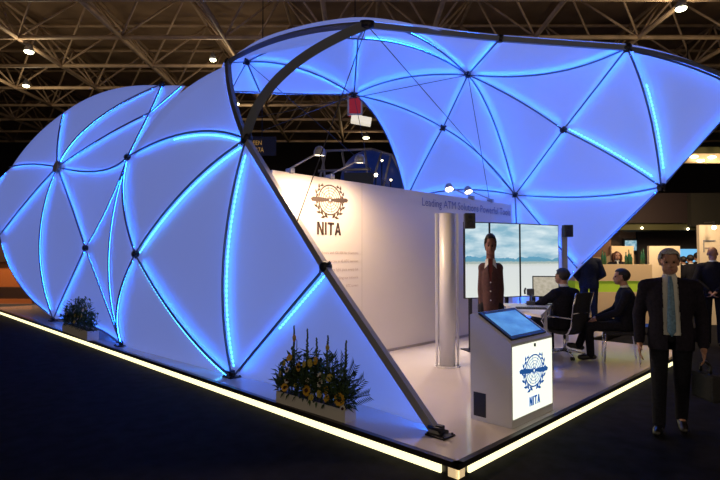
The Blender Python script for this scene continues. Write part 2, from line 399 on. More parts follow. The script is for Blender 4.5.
TRI = ['ABF', 'BCF', 'CFI', 'CIK', 'CDK', 'FGI', 'GIK', 'GJK', 'JKL', 'GHJ', 'HJL', 'HLQ', 'LNQ', 'LNO', 'LMO', 'LMm', 'KLm', 'MmP', 'KmP',
       'EVR', 'EeV', 'Ede', 'dez', 'dzl', 'zln', 'zZn', 'ezZ', 'eVZ', 'VWZ', 'WZb', 'WYb', 'VWY', 'VXY', 'XYU', 'SUX', 'SVX', 'RSV', 'STU', 'UYy', 'Yfy', 'Yfg', 'Ybg']
def ekey(a, b): return a + b if a + b in ED else b + a
VIEW = Vector((-3.3, -2.2, 1.65))
def bez(a, c, b, t): return a * (1 - t) ** 2 + c * 2 * t * (1 - t) + b * t * t
EC = {}
for k, (mp, dd, st) in ED.items():
    a, b_ = ND[k[0]], ND[k[1]]
    if mp is None:
        m_ = (a + b_) / 2
    else:
        da = (a - CAM).dot(FWD); db = (b_ - CAM).dot(FWD)
        m_ = at(mp[0], mp[1], (da + db) / 2)
    if dd: m_ = m_ + (m_ - VIEW).normalized() * dd if mp is None else at(mp[0], mp[1], (m_ - CAM).dot(FWD) + dd)
    EC[k] = m_ * 2 - (a + b_) / 2
# outward (lit side) normals at joints and edges
NN = {k: Vector() for k in ND}; EN = {k: Vector() for k in ED}
for t in TRI:
    p = [ND[c] for c in t]; n = (p[1] - p[0]).cross(p[2] - p[0]).normalized()
    if n.dot(VIEW - (p[0] + p[1] + p[2]) / 3) < 0: n = -n
    for c in t: NN[c] += n
    for i in range(3): EN[ekey(t[i], t[(i + 1) % 3])] += n
for d in (NN, EN):
    for k in d:
        if d[k].length > 1e-6: d[k].normalize()
EN['DE'] = (NN['D'] + NN['E']).normalized()
EN['CE'] = (NN['C'] + NN['E']).normalized()
BACK = .105
def back(n, p):            # ribs stand closer to the fabric on the round outer lobes
    c = abs(n.dot((VIEW - p).normalized())) if n.length > 1e-6 else 1
    return BACK * max(.5, c ** .9)
def panel(t, N=12, sag=.10):
    P = [ND[c] - NN[c] * back(NN[c], ND[c]) for c in t]
    ks = [ekey(t[i], t[(i + 1) % 3]) for i in range(3)]
    Q = [EC[k] - EN[k] * back(EN[k], EC[k]) for k in ks]
    n = (P[1] - P[0]).cross(P[2] - P[0]).normalized()
    if n.dot(VIEW - P[0]) < 0: n = -n
    area = (P[1] - P[0]).cross(P[2] - P[0]).length / 2
    sg = min(sag, .035 * area)
    bm = bmesh.new(); g = {}; cen = (P[0] + P[1] + P[2]) / 3
    for i in range(N + 1):
        for j in range(N + 1 - i):
            u = i / N; v = j / N; w = 1 - u - v
            p = P[0] * w * w + P[1] * u * u + P[2] * v * v + Q[0] * 2 * u * w + Q[1] * 2 * u * v + Q[2] * 2 * v * w
            g[i, j] = bm.verts.new(p - n * (27 * u * v * w * sg) - PO)
    for i in range(N):
        for j in range(N - i):
            bm.faces.new((g[i, j], g[i + 1, j], g[i, j + 1]))
            if j < N - i - 1: bm.faces.new((g[i + 1, j], g[i + 1, j + 1], g[i, j + 1]))
    bmesh.ops.recalc_face_normals(bm, faces=bm.faces)
    if bm.faces[0].normal.dot(n) < 0: bmesh.ops.reverse_faces(bm, faces=bm.faces)
    me = bpy.data.meshes.new('fabric_panel'); bm.to_mesh(me); bm.free()
    for q in me.polygons: q.use_smooth = True
    me.materials.append(M['fabric'])
    o = bpy.data.objects.new('fabric_panel', me); COL.objects.link(o); o.parent = PAV
    so = o.modifiers.new('thickness', 'SOLIDIFY'); so.thickness = .006; so.offset = -1
    return o
PO = Vector((2.5, 3.0, PT)); PAV.location = PO
for t in TRI: panel(t)
# outer skin of the vault that shows above the rim
rim = [at(226, 62, 8.25), at(262, 45, 7.95), at(300, 32, 7.65), at(340, 25, 7.4), at(367, 24, 7.25), at(400, 27.5, 7.35), at(436, 32, 7.45)]
rid = [at(222, 66, 8.6), at(258, 41, 8.3), at(300, 27, 8.0), at(338, 20, 7.8), at(367, 18.5, 7.7), at(402, 23, 7.65), at(444, 33, 7.6)]
bck = [at(222, 76, 10.9), at(258, 54, 10.9), at(300, 40, 10.8), at(338, 34, 10.8), at(367, 33, 10.7), at(402, 38, 10.7), at(444, 46, 10.7)]
def cat(pts, n=5):
    out = []
    for i in range(len(pts) - 1):
        a, b_, c, d = pts[max(i - 1, 0)], pts[i], pts[i + 1], pts[min(i + 2, len(pts) - 1)]
        for q in range(n):
            t = q / n; out.append((b_ * 2 + (c - a) * t + (a * 2 - b_ * 5 + c * 4 - d) * t * t + (b_ * 3 - a - c * 3 + d) * t ** 3) * .5)
    return out + [pts[-1]]
rim, rid, bck = cat(rim), cat(rid), cat(bck)
bm = bmesh.new(); rows = []
for k in range(9):
    s_ = k / 8; rows.append([bm.verts.new(bez(a, r * 2 - (a + c) / 2, c, s_) - PO) for a, r, c in zip(rim, rid, bck)])
for a, c in zip(rows, rows[1:]):
    for j in range(len(a) - 1): bm.faces.new((a[j], a[j + 1], c[j + 1], c[j])).smooth = True
me = bpy.data.meshes.new('fabric_panel'); bm.to_mesh(me); bm.free(); me.materials.append(M['fabric'])
o = bpy.data.objects.new('fabric_panel', me); COL.objects.link(o); o.parent = PAV; lab(o, 'outer skin of the vault above the rim')
DOTS = {'CI': (1, .05, .97), 'FI': (1, .05, .95), 'CF': (1, .06, .95), 'BF': (1, .05, .55), 'CK': (1, .06, .6), 'UX': (-1, .1, .97), 'SU': (1, .3, .9)}
def curve_pts(k, n, off=0.0):
    a, b_, c = ND[k[0]], ND[k[1]], EC[k]
    out = []
    for i in range(n + 1):
        t = i / n
        nv = bez(NN[k[0]], EN[k], NN[k[1]], t)
        out.append(bez(a, c, b_, t) + nv.normalized() * off if nv.length > 1e-6 else bez(a, c, b_, t))
    return out
for k, (mp, dd, st) in ED.items():
    if st == 'n': continue
    p = [q - PO for q in curve_pts(k, 14)]
    if st in 'rt':
        b = MB(); b.tube(p, {'r': .0135, 't': .007}[st], 8); b.build('rib', 'rib', PAV)
    elif st in 'bde':
        b = MB(); b.flatbar([q - PO for q in curve_pts(k, 14, .0)], {'b': .075, 'd': .07, 'e': .05}[st], {'b': .07, 'd': .07, 'e': .05}[st], EN[k]); b.build('edge_bar', 'bar' if st == 'b' else 'rib', PAV)
    elif st == 'a':
        b = MB(); b.flatbar([q - PO for q in curve_pts(k, 24)], 0.12, .08, (VIEW - ND['C']).normalized()); lab(b.build('arch_bar', 'archbar', PAV), 'wide grey arch bar across the opening')
    elif st == 's' and k not in ('NO', 'MO', 'DK', 'MP'):
        b = MB(); b.tube([q - PO for q in curve_pts(k, 14, -back(EN[k], EC[k]) - .012)], .010, 6); b.build('edge_cord', 'rib', PAV)
    if st not in 'ax' and k not in ('DE', 'MP', 'NO', 'MO', 'DK'):
        off = {'r': -.010, 't': -.012, 'b': -.034, 'd': -.034, 'e': -.026, 's': -.012}[st]
        wd_ = {'r': .029, 't': .015, 'b': .036, 'd': .030, 'e': .030, 's': .024}[st]
        if st in 'rt' and all(c_ in 'ABCDFGHIJKLMNOPQm' for c_ in k): wd_ *= 1.3
        if k in ('TU', 'Uy', 'fy'): wd_ = .014
        q = curve_pts(k, 16, off); ch_ = MB(); le = MB(); rr = []
        own = [t_ for t_ in TRI if k[0] in t_ and k[1] in t_]
        inn = sum((ND[c_] for c_ in own[0]), Vector()) / 3 - EC[k] if len(own) == 1 and (st in 'bde' or k in ('HQ', 'NQ', 'NO', 'MO', 'DK')) else Vector()
        for i in range(1, 16):
            nv = bez(NN[k[0]], EN[k], NN[k[1]], i / 16).normalized(); tg = (q[i + 1] - q[i - 1]).normalized(); sd = tg.cross(nv).normalized()
            sh_ = sd * (.06 if sd.dot(inn) > 0 else -.06) if inn.length > 0 else Vector()
            rr.append((q[i] - PO + sh_, sd, nv))
        le.tube([p_ - nv * (.003 + .004) for p_, sd, nv in rr], {'t': .0013, 's': .0032}.get(st, .004), 5)
        ch_.flatbar([p_ for p_, sd, nv in rr], wd_, .004, rr[7][2]); ca = ch_.build('light_channel', 'rib', PAV)
        le.build('light_strip', 'led_soft' if all(c_ in 'ABCDFGHIJKLMNOPQm' for c_ in k) else 'led', ca)
for k, (sd, t0, t1) in DOTS.items():
    a, b_, c = ND[k[0]], ND[k[1]], EC[k]; b = MB()
    Ln = (a - b_).length; n = int(Ln * (t1 - t0) / .052)
    tape = []; rad = []; n = int(Ln * (t1 - t0) / .062)
    for i in range(n * 4):
        t = t0 + (t1 - t0) * (i // 4 + (.0, .32, .36, .78)[i % 4]) / n
        tg = (bez(a, c, b_, t + .01) - bez(a, c, b_, t - .01)).normalized()
        sv = tg.cross(EN[k]).normalized()
        if k in ('CF', 'SU'): sv = sv if sv.dot(RT) > 0 else -sv
        elif k == 'UX': sv = sv if sv.z > 0 else -sv
        else: sv = sv if sv.z < 0 else -sv
        tape.append(bez(a, c, b_, t) + sv * .052 - EN[k] * .03 - PO); rad.append(.0022 if i % 4 < 2 else .0105)
    b.tube(tape, rad, 6)
    lab(b.build('light_dots', 'led_dot', PAV), 'dotted row of bright cyan lights beside a rib')
# joints
for k in 'BCDEFGHIJKLMRSUVWXYZz':
    if k in 'AFGH': continue
    b = MB(); n = NN[k]; u, w = frame(n); c = ND[k] - PO
    r = {'L': .15, 'C': .08, 'E': .1, 'B': .06}.get(k, .05)
    b.loft([(c - n * .05, r, r, u, w), (c + n * .035, r, r, u, w), (c + n * .05, r * .6, r * .6, u, w)], 12)
    for q in range(4):
        d = u * math.cos(q * PI / 2 + .6) + w * math.sin(q * PI / 2 + .6); b.tube([c, c + d * (r + .03)], .018, 6)
    b.build('joint_hub', 'bar' if k == 'L' else 'joint', PAV)
for k in 'AFGH':
    b = MB(); c = ND[k] - PO; c.z = 0
    b.box((c.x, c.y, .008), (.17, .2, .014), bevel=.003); b.box((c.x, c.y, .05), (.05, .07, .08), bevel=.006)
    b.tube([(c.x - .03, c.y - .1, .06), (c.x - .03, c.y + .1, .06)], .018, 8)
    for sx in (-1, 1):
        for sy in (-1, 1): b.tube([(c.x + sx * .065, c.y + sy * .08, .012), (c.x + sx * .065, c.y + sy * .08, .028)], .012, 6)
    b.build('foot_plate', 'joint', PAV)
def cable(p, q, r=.0065):
    b = MB(); b.tube([p - PO, q - PO], r, 5); b.build('cable', 'cable', PAV)
cable(ND['E'], at(297, 222, 5.85)); cable(ND['E'], ND['Y']); cable(ND['z'], ND['b']); cable(at(258, 117, 7.2), ND['V'])
cable(ND['V'], at(489, 198, 11.0)); cable(ND['Z'], at(372, 183, 10.8)); cable(at(262, 131, 7.4), ND['Z'])

# ------------------------------------------------------------------ partition wall with emblem and lettering
WY = 3.42
w = thing('partition_wall', 'long glossy white partition wall with printed emblem, title and text under the pavilion', 'partition wall', (4.2, WY + .04, PT))
WO = Vector((4.2, WY + .04, PT)); WX0 = .74; WX1 = at_y(512, 240, WY).x; WT = 2.82
splits = [WX0, at_y(362, 300, WY).x, at_y(491, 240, WY).x, WX1]
for x0, x1 in zip(splits, splits[1:]):
    b = MB(); b.box(((x0 + x1) / 2 - WO.x, 0, (WT - PT) / 2), (x1 - x0 - .006, .08, WT - PT)); b.build('wall_panel', 'wall', w)
b = MB()
for x in splits[1:-1]: b.box((x - WO.x, -.036, (WT - PT) / 2), (.006, .006, WT - PT))
b.build('seam', 'seam', w)
b = MB(); b.box(((WX0 + WX1) / 2 - WO.x, -.048, .02), (WX1 - WX0, .015, .04)); b.build('skirting', 'seam', w)

def emblem(mb, o, ax, ay, nz, R, squash=1.0, tilt=0.0):
    o = Vector(o); ax = Vector(ax); ay = Vector(ay)
    def P(u, v): return o + ax * u * R + ay * v * R * squash
    def ring(r, t, c=(0, 0), a0=0, a1=2 * PI, k=40):
        for i in range(k):
            p, q = a0 + (a1 - a0) * i / k, a0 + (a1 - a0) * (i + 1) / k
            mb.poly([P(c[0] + (r - t) * math.cos(p), c[1] + (r - t) * math.sin(p)), P(c[0] + (r + t) * math.cos(p), c[1] + (r + t) * math.sin(p)),
                     P(c[0] + (r + t) * math.cos(q), c[1] + (r + t) * math.sin(q)), P(c[0] + (r - t) * math.cos(q), c[1] + (r - t) * math.sin(q))], .002, nz)
    ring(.70, .032)
    for r in (.16, .30, .44, .57): ring(r, .014, k=30)
    for a in range(8):
        t = a * PI / 4 + .2; d = Vector((math.cos(t), math.sin(t))); s = Vector((-d.y, d.x)) * .010
        mb.poly([P(*(d * .1 + s)), P(*(d * .1 - s)), P(*(d * .66 - s)), P(*(d * .66 + s))], .002, nz)
    # laurel branches on both sides
    for sd in (-1, 1):
        a0_, a1_ = (-1.42, 1.02); ring(.86, .016, a0=a0_ if sd > 0 else PI - a1_, a1=a1_ if sd > 0 else PI - a0_, k=24)
        for i in range(13):
            t = a0_ + .02 + i * .185; io = 1 if i % 2 else -1; q = 1.15 - .025 * i
            c = Vector((math.cos(t) * .86 * sd, math.sin(t) * .86))
            d = (Vector((-math.sin(t) * sd, math.cos(t))) + Vector((math.cos(t) * sd, math.sin(t))) * .62 * io).normalized(); n = Vector((-d.y, d.x))
            mb.poly([P(*c), P(*(c + d * .07 * q + n * .055 * q)), P(*(c + d * .16 * q + n * .045 * q)), P(*(c + d * .26 * q)), P(*(c + d * .16 * q - n * .045 * q)), P(*(c + d * .07 * q - n * .055 * q))], .002, nz)
    # wings across
    ct, st = math.cos(tilt), math.sin(tilt)
    def W(u, v): return P(u * ct - v * st, u * st + v * ct)
    for sd in (-1, 1):
        mb.poly([W(sd * .06, -.05), W(sd * .5, -.11), W(sd * 1.12, -.08), W(sd * 1.18, .05), W(sd * 1.05, .12), W(sd * .5, .11), W(sd * .06, .06)], .003, nz)
    ring(.09, .03, k=16)
def wpt(px, py):
    p = at_y(px, py, WY - .003) - WO; p.y = -.043; return p
ce = wpt(330, 200); Rw = .5 * (wpt(344, 200) - wpt(316, 200)).length / .82
b = MB(); emblem(b, ce, (1, 0, 0), (0, 0, 1), (0, -1, 0), Rw * .92, 1.0, .04); b.build('emblem', 'print', w)
def block_letters(mb, o, ax, ay, nz, Hh, Wd, gap, st):
    o = Vector(o); ax = Vector(ax); ay = Vector(ay)
    def pl(x, pts): mb.poly([o + ax * (x + u * Wd) + ay * (v * Hh) for u, v in pts], .004, nz)
    s = st / Wd; x = 0
    pl(x, [(0, 0), (s, 0), (s, 1), (0, 1)]); pl(x, [(1 - s, 0), (1, 0), (1, 1), (1 - s, 1)]); pl(x, [(s * .2, 1), (s * 1.15, 1), (1 - s * .2, 0), (1 - s * 1.15, 0)])
    x += Wd + gap; pl(x, [(0, 0), (s, 0), (s, 1), (0, 1)])
    x += st + gap; h = st / Hh
    pl(x, [(0, 1 - h), (1, 1 - h), (1, 1), (0, 1)]); pl(x, [(.5 - s / 2, 0), (.5 + s / 2, 0), (.5 + s / 2, 1), (.5 - s / 2, 1)])
    x += Wd + gap * .6
    pl(x, [(0, 0), (s, 0), (.5 + s * .45, 1), (.5 - s * .45, 1)]); pl(x, [(1 - s, 0), (1, 0), (.5 + s * .45, 1), (.5 - s * .45, 1)]); pl(x, [(.2, .22), (.8, .22), (.72, .22 + h), (.28, .22 + h)])
p0 = wpt(317, 234.5); p1 = wpt(341.5, 236.2); p2 = wpt(317, 221.5)
tw = p1.x - p0.x; st = tw * .095
Wd = (tw - st) / (3 + 2.6 * .16); gap = Wd * .16
b = MB(); block_letters(b, p0, (1, 0, 0), (0, 0, 1), (0, -1, 0), p2.z - p0.z, Wd, gap, Wd * .27); lab(b.build('title_lettering', 'print', w), 'dark brown NITA title')
lines = ['hours and 100 000 for 4 sensors', 'we success in 45 ATC services', 'every light pace every bit', 'linking our network', 'ATC careers']
for i, tx in enumerate(lines):
    y = 254.2 + i * 8.05
    r = wpt(358, y); text_mesh(tx, 'text_line', 'print_soft', w, r, (1, 0, 0), (0, 0, 1), .043, width=len(tx) * .0235, align='R')
a0 = wpt(422, 205.5); a1 = wpt(510, 211)
text_mesh('Leading ATM Solutions Powerful Tools', 'slogan_lettering', 'print_blue', w, a0, (1, 0, 0), (0, 0, 1), .15, width=a1.x - a0.x)

# lamps on bent arms at the top of the wall
def arm_lamp(label, base, head, aim, watts, r=.072, hl=.12, size=75, col=(1, .68, .40)):
    base = Vector(base); head = Vector(head)
    t = thing('arm_spotlight', label, 'spotlight', base, group=None)
    b = MB(); b.box((0, 0, -.005), (.07, .13, .07), bevel=.01); b.build('clamp', 'lamp', t)
    v = head - base
    b = MB(); b.tube([(0, 0, .03), v * .35 + Vector((0, 0, .02)), v], .012, 8); b.build('arm', 'lamp', t)
    d = (Vector(aim) - head).normalized(); u, q = frame(d)
    b = MB(); b.loft([(v - d * hl * .62, r * .3, r * .3, u, q), (v - d * hl * .45, r * .75, r * .75, u, q), (v - d * hl * .1, r, r, u, q), (v + d * hl * .4, r * 1.08, r * 1.08, u, q)], 16, cap=False)
    b.loft([(v - d * hl * .62, r * .3, r * .3, u, q), (v - d * hl * .63, .001, .001, u, q)], 16, cap=False); b.build('lamp_shade', 'lamp', t)
    b = MB(); b.loft([(v + d * hl * .3, r * .9, r * .9, u, q), (v + d * hl * .36, r * .9, r * .9, u, q)], 16); b.build('bulb', 'bulb', t)
    l = bpy.data.lights.new('spot_beam', 'SPOT'); l.energy = watts; l.color = col; l.spot_size = math.radians(size * 1.6); l.spot_blend = .9; l.shadow_soft_size = .06
    lo_ = bpy.data.objects.new('spot_beam', l); COL.objects.link(lo_); lo_.parent = t; lo_.location = v + d * (hl * .4 + r)
    lo_.rotation_euler = d.to_track_quat('-Z', 'Y').to_euler()
    return t
def wtop(px): 
    r = ray(px, 180); k = (WY - CAM.y) / r.y; return Vector((CAM.x + r.x * k, WY + .02, WT + .03))
b1 = wtop(291); h1 = b1 + Vector((.0, -.62, .17)); b2 = wtop(331); h2 = b2 + Vector((0, -.62, .17))
arm_lamp('arm spotlight over the brown emblem, leftmost on the white wall top', b1, h1, (b1.x + .1, WY - .30, .3), 200, size=104)
arm_lamp('arm spotlight second from the left on the white wall top', b2, h2, (b2.x + .2, WY - .30, .3), 130, size=104)
b3 = wtop(472); h3 = at_y(449, 187.5, WY - .35)
arm_lamp('arm spotlight over the slogan, left of the two above the round column', b3, h3, h3 + Vector((-.6, -.7, -1.6)), 300, size=42, col=(1, .82, .65))
b4 = wtop(491); h4 = at_y(468, 190, WY - .35)
arm_lamp('arm spotlight over the slogan, right of the two above the round column', b4, h4, h4 + Vector((-.3, -.7, -1.6)), 300, size=42, col=(1, .82, .65))

# ------------------------------------------------------------------ round column
cp = at_z(447.5, 366, PT)
c = thing('round_column', 'free standing pale aluminium column with two side rails before the white wall', 'column', cp)
ch = (at(449, 213, (cp - CAM).dot(FWD)) - cp).z
b = MB(); b.loft([((0, 0, z), .112, .112, (1, 0, 0), (0, 1, 0)) for z in (.012, ch)], 32); b.build('shaft', 'alu', c)
for sd in (-1, 1):
    b = MB(); q = RT * sd * .148; b.box((q.x, q.y, ch / 2 + .006), (.032, .06, ch - .012), HALL_ROT, bevel=.004); b.build('rail', 'alu_rail', c)
b = MB(); b.loft([((0, 0, z), .18, .18, (1, 0, 0), (0, 1, 0)) for z in (0, .012)], 32); b.build('base_plate', 'alu', c)

# ------------------------------------------------------------------ kiosk
KX0, KX1, KY0, KY1 = .985, 1.80, .10, .53
k = thing('touch_kiosk', 'white kiosk with sloped blue touchscreen and glowing emblem front at the platform edge', 'kiosk', ((KX0 + KX1) / 2, (KY0 + KY1) / 2, PT))
KO = k.location.copy()
def kp(x, y, z): return Vector((x, y, z)) - KO
zf, zb = .875, 1.125
b = MB()
prof = [(KY0, PT), (KY0, zf), (KY0 + .02, zf + .012), (KY1 - .03, zb), (KY1, zb - .015), (KY1, PT)]
b.poly([kp(KX0, y, z) for y, z in prof], KX1 - KX0, (1, 0, 0)); b.build('body', 'offwhite', k)
b = MB(); b.poly([kp(KX0 + .015, KY0 - .004, PT + .075), kp(KX1 - .015, KY0 - .004, PT + .075), kp(KX1 - .015, KY0 - .004, zf - .025), kp(KX0 + .015, KY0 - .004, zf - .025)], .004, (0, 1, 0)); b.build('lightbox_front', 'lightbox', k)
b = MB(); kc = kp((KX0 + KX1) / 2 + .005, KY0 - .006, PT + .455); emblem(b, kc, (1, 0, 0), (0, 0, 1), (0, -1, 0), .245, .86, -.10); b.build('emblem', 'emblem_blue', k)
b = MB(); block_letters(b, kp((KX0 + KX1) / 2 - .095, KY0 - .006, PT + .135), (1, 0, 0), (0, 0, 1), (0, -1, 0), .085, .055, .012, .016); b.build('title_lettering', 'emblem_blue', k)
b = MB(); b.box(kp((KX0 + KX1) / 2 + .02, KY0 - .01, zf - .05), (.02, .012, .03)); b.build('latch', 'black', k)
b = MB(); b.box(kp(KX0 - .002, KY1 - .10, PT + .15), (.006, .13, .22)); b.build('vent_panel', 'black', k)
sl = Vector((0, KY1 - .03 - KY0 - .02, zb - zf - .012)); sl.normalize(); sn = Vector((0, -sl.z, sl.y))
mid = Vector(((KX0 + KX1) / 2, (KY0 + .02 + KY1 - .03) / 2, (zf + .012 + zb) / 2))
rot = Matrix(((1, 0, 0), (0, sl.y, -sl.z), (0, sl.z, sl.y)))
b = MB(); b.box(mid - KO + sn * .008, (.69, .41, .02), rot, bevel=.004); fr = b.build('touchscreen', 'black', k)
c0 = mid - KO + sn * .020
quad_screen('picture', 'touch', fr, c0 - Vector((.30, 0, 0)) - sl * .165, c0 + Vector((.30, 0, 0)) - sl * .165, c0 + Vector((.30, 0, 0)) + sl * .165, c0 - Vector((.30, 0, 0)) + sl * .165)

# ------------------------------------------------------------------ flower troughs
def petals(mb, c, nrm, r0, r1, k, wdt, cup=.2):
    u, w_ = frame(nrm); nrm = nrm.normalized(); c = Vector(c)
    for i in range(k):
        a = 2 * PI * i / k + random.uniform(-.1, .1); d = u * math.cos(a) + w_ * math.sin(a); s = nrm.cross(d)
        p0 = c + d * r0; p1 = c + d * (r0 + r1) * .5 + nrm * cup * r1 * .3; p2 = c + d * r1 + nrm * cup * r1 * random.uniform(.0, .6)
        v = [mb.bm.verts.new(x) for x in (p0 - s * wdt * .4, p0 + s * wdt * .4, p1 + s * wdt, p2, p1 - s * wdt)]
        mb.bm.faces.new(v)
def leaf(mb, base, tip, wdt, nrm):
    base = Vector(base); tip = Vector(tip); d = (tip - base).normalized(); s = d.cross(nrm)
    if s.length < 1e-4: s = d.cross(Vector((1, 0, .2)))
    s.normalize(); m_ = base * .55 + tip * .45 + Vector(nrm) * .1 * (tip - base).length
    v = [mb.bm.verts.new(x) for x in (base, m_ + s * wdt, tip, m_ - s * wdt)]
    mb.bm.faces.new((v[0], v[1], v[2])); mb.bm.faces.new((v[0], v[2], v[3]))
def flower_trough(loc, rz, L, W, H, top, label, rich, seed):
    rnd = random.Random(seed)
    t = thing('flower_trough', label, 'planter', loc, rz)
    b = MB()      # trough, open at the top
    for sx in (-1, 1): b.box((sx * (L / 2 - .006), 0, H / 2), (.012, W, H))
    for sy in (-1, 1): b.box((0, sy * (W / 2 - .006), H / 2), (L - .026, .012, H))
    b.box((0, 0, .006), (L - .026, W - .026, .012)); b.build('trough', 'trough', t)
    b = MB(); b.box((0, 0, H - .02), (L - .03, W - .03, .02)); b.build('soil', 'darkshelf', t)
    st = MB(); lf = MB()
    for i in range(150 if rich else 120):
        x = rnd.uniform(-L * .48, L * .48); y = rnd.uniform(-W * .45, W * .45)
        hgt = top * (.32 + .58 * rnd.random()) * (1 - .45 * abs(x / (L * .5)) ** 2)
        q = Vector((x + rnd.gauss(0, .05), y + rnd.gauss(0, .05), H + hgt)); p = Vector((x, y, H - .01))
        st.tube([p, (p + q) / 2 + Vector((rnd.gauss(0, .01), rnd.gauss(0, .01), 0)), q], .003, 4)
        for j in range(8 if rich else 9):
            s_ = rnd.uniform(.25, 1.0); c_ = p.lerp(q, s_); a = rnd.uniform(0, 2 * PI); e = rnd.uniform(-.3, .9)
            ln = rnd.uniform(.06, .125)
            leaf(lf, c_, c_ + Vector((math.cos(a) * math.cos(e), math.sin(a) * math.cos(e), math.sin(e))) * ln, ln * .2, Vector((0, 0, 1)))
    for sx in (-1, 1):      # foliage spilling over the ends and the front rim
        for i in range(14):
            p = Vector((sx * L * .48, rnd.uniform(-W * .4, W * .4), H + rnd.uniform(0, .05))); leaf(lf, p, p + Vector((sx * rnd.uniform(.03, .1), rnd.gauss(0, .03), rnd.uniform(-.06, .06))), .014, Vector((0, 0, 1)))
    for i in range(26):
        p = Vector((rnd.uniform(-L * .46, L * .46), -W * .48, H + .01)); leaf(lf, p, p + Vector((rnd.gauss(0, .02), -rnd.uniform(.01, .05), -rnd.uniform(-.03, .07))), .014, Vector((0, -.5, 1)))
    st.build('stems', 'leaf', t, recalc=False); fo = lf.build('foliage', 'leaf', t, recalc=False); fo['kind'] = 'stuff'
    fr = lambda: Vector((rnd.gauss(0, .25), -1, rnd.uniform(.0, .55))).normalized()
    if rich:
        def flower(nm, x, z, r, k, mp, cm, y=None, w_=.3):
            y = -W * rnd.uniform(.35, .55) if y is None else y
            n = fr(); c_ = Vector((x, y, z)); b = MB(); petals(b, c_, n, r * .25, r, k, r * w_); f_ = b.build(nm, mp, t, recalc=False)
            b = MB(); b.ell(c_ + n * .004, r * .36, sub=2); b.build('disc', cm, f_)
            b = MB(); b.tube([c_ - n * .003, c_ - n * .03 - Vector((0, 0, .03)), Vector((x, y * .6, H))], .004, 5); b.build('stalk', 'leaf', f_)
        for x, z, r in ((-.04, .20, .062), (.405, .20, .066), (-.13, .42, .048), (-.36, .17, .045)): flower('sunflower', x * L / .95, z, r, 18, 'petal', 'disc')
        for x, z, r in ((.16, .37, .045), (.14, .30, .042), (-.33, .25, .04), (-.32, .36, .035), (.44, .12, .042), (-.02, .30, .03)): flower('white_daisy', x * L / .95, z, r, 11, 'petal_w', 'disc')
        for i, (x, z, r) in enumerate(((-.28, .49, .04), (-.42, .30, .04), (.02, .48, .045), (.08, .51, .045), (-.05, .46, .035), (.28, .38, .042), (.22, .25, .042), (.14, .20, .04), (.02, .14, .04), (-.22, .70, .04), (.24, .66, .03), (-.19, .22, .03), (.25, .18, .04), (-.37, .42, .035))):
            flower('yellow_flower', x * L / .95, z, r, 14, 'petal' if i % 3 == 0 else 'petal_y', 'petal_y', w_=.4)
        for x, hgt in ((-.30, .82), (-.10, .80), (.13, .76), (.38, .74), (.02, .72)):
            b = MB(); q = Vector((x * L / .95, rnd.uniform(-.02, .04), H)); tp = Vector((q.x + rnd.gauss(0, .015), q.y, hgt))
            b.tube([q, tp], .004, 5)
            for i in range(34):
                s_ = .42 + .58 * i / 34; c_ = q.lerp(tp, s_); a = rnd.uniform(0, 6.28)
                b.ell(c_ + Vector((math.cos(a), math.sin(a), 0)) * .013 * (1.15 - s_), .019 * (1.25 - s_ * .75), sub=1)
            b.build('flower_spike', 'spike', t)
        b = MB(); base = Vector((.36 * L / .95, 0, H))      # feathery palm frond leaning out at the right end
        for a in (-.15, .2, .55, .9, 1.2):
            tip = base + Vector((math.sin(a) * .42, -.03, math.cos(a) * .50)); b.tube([base, base.lerp(tip, .5) + Vector((0, 0, .03)), tip], .004, 4)
            for i in range(13):
                c_ = base.lerp(tip, .25 + .75 * i / 13); 
                for sd in (-1, 1): leaf(b, c_, c_ + (tip - base).normalized() * .075 + Vector((math.cos(a) * sd * .06, -.01, -math.sin(a) * sd * .06)), .006, Vector((0, -1, 0)))
        b.build('palm_fronds', 'leaf2', t, recalc=False)
        b = MB()
        for i in range(7):
            p = Vector((-.47 * L, 0, H + .03)); leaf(b, p, p + Vector((-.10 - .02 * i % .05, rnd.gauss(0, .04), .02 + .03 * i)), .022, Vector((0, -1, .4)))
        b.build('broad_leaves', 'leaf2', t, recalc=False)
    else:
        for i in range(16):
            x = rnd.uniform(-L * .42, L * .42); z = H + top * rnd.uniform(.12, .72); c_ = Vector((x, -W * rnd.uniform(.35, .6), z))
            b = MB(); petals(b, c_, fr(), .008, .034, 10, .012); f_ = b.build('pale_flower', 'petal_y' if i % 2 else 'petal_w', t, recalc=False)
        for x in (-.3, -.1, .1, .33):
            b = MB(); q = Vector((x, 0, H)); tp = Vector((x + rnd.gauss(0, .02), 0, H + top * rnd.uniform(.85, 1.0))); b.tube([q, tp], .004, 5)
            for i in range(24):
                s_ = .5 + .5 * i / 24; c_ = q.lerp(tp, s_); a = rnd.uniform(0, 6.28); b.ell(c_ + Vector((math.cos(a), math.sin(a), 0)) * .012, .012, sub=1)
            b.build('flower_spike', 'spike', t)
    return t
pa = at_z(276, 402, PT); pb = at_z(345, 423, PT)
ax_ = (pb - pa); Lb = ax_.length; ang = math.atan2(ax_.y, ax_.x)
nrm_ = Vector((-ax_.y, ax_.x, 0)).normalized()
Wb = .15
flower_trough((pa + pb) / 2 + nrm_ * Wb / 2, ang, Lb, Wb, .115, .56, 'long white trough of sunflowers, daisies and green spikes at the front foot of the pavilion', True, 3)
pc = at_z(61, 331, PT); pd = at_z(86, 341, PT); ax2 = pd - pc; n2 = Vector((-ax2.y, ax2.x, 0)).normalized()
flower_trough((pc + pd) / 2 + n2 * .12, math.atan2(ax2.y, ax2.x), ax2.length, .2, .17, .62, 'small white trough of dark bushy greenery far back along the left edge', False, 9)

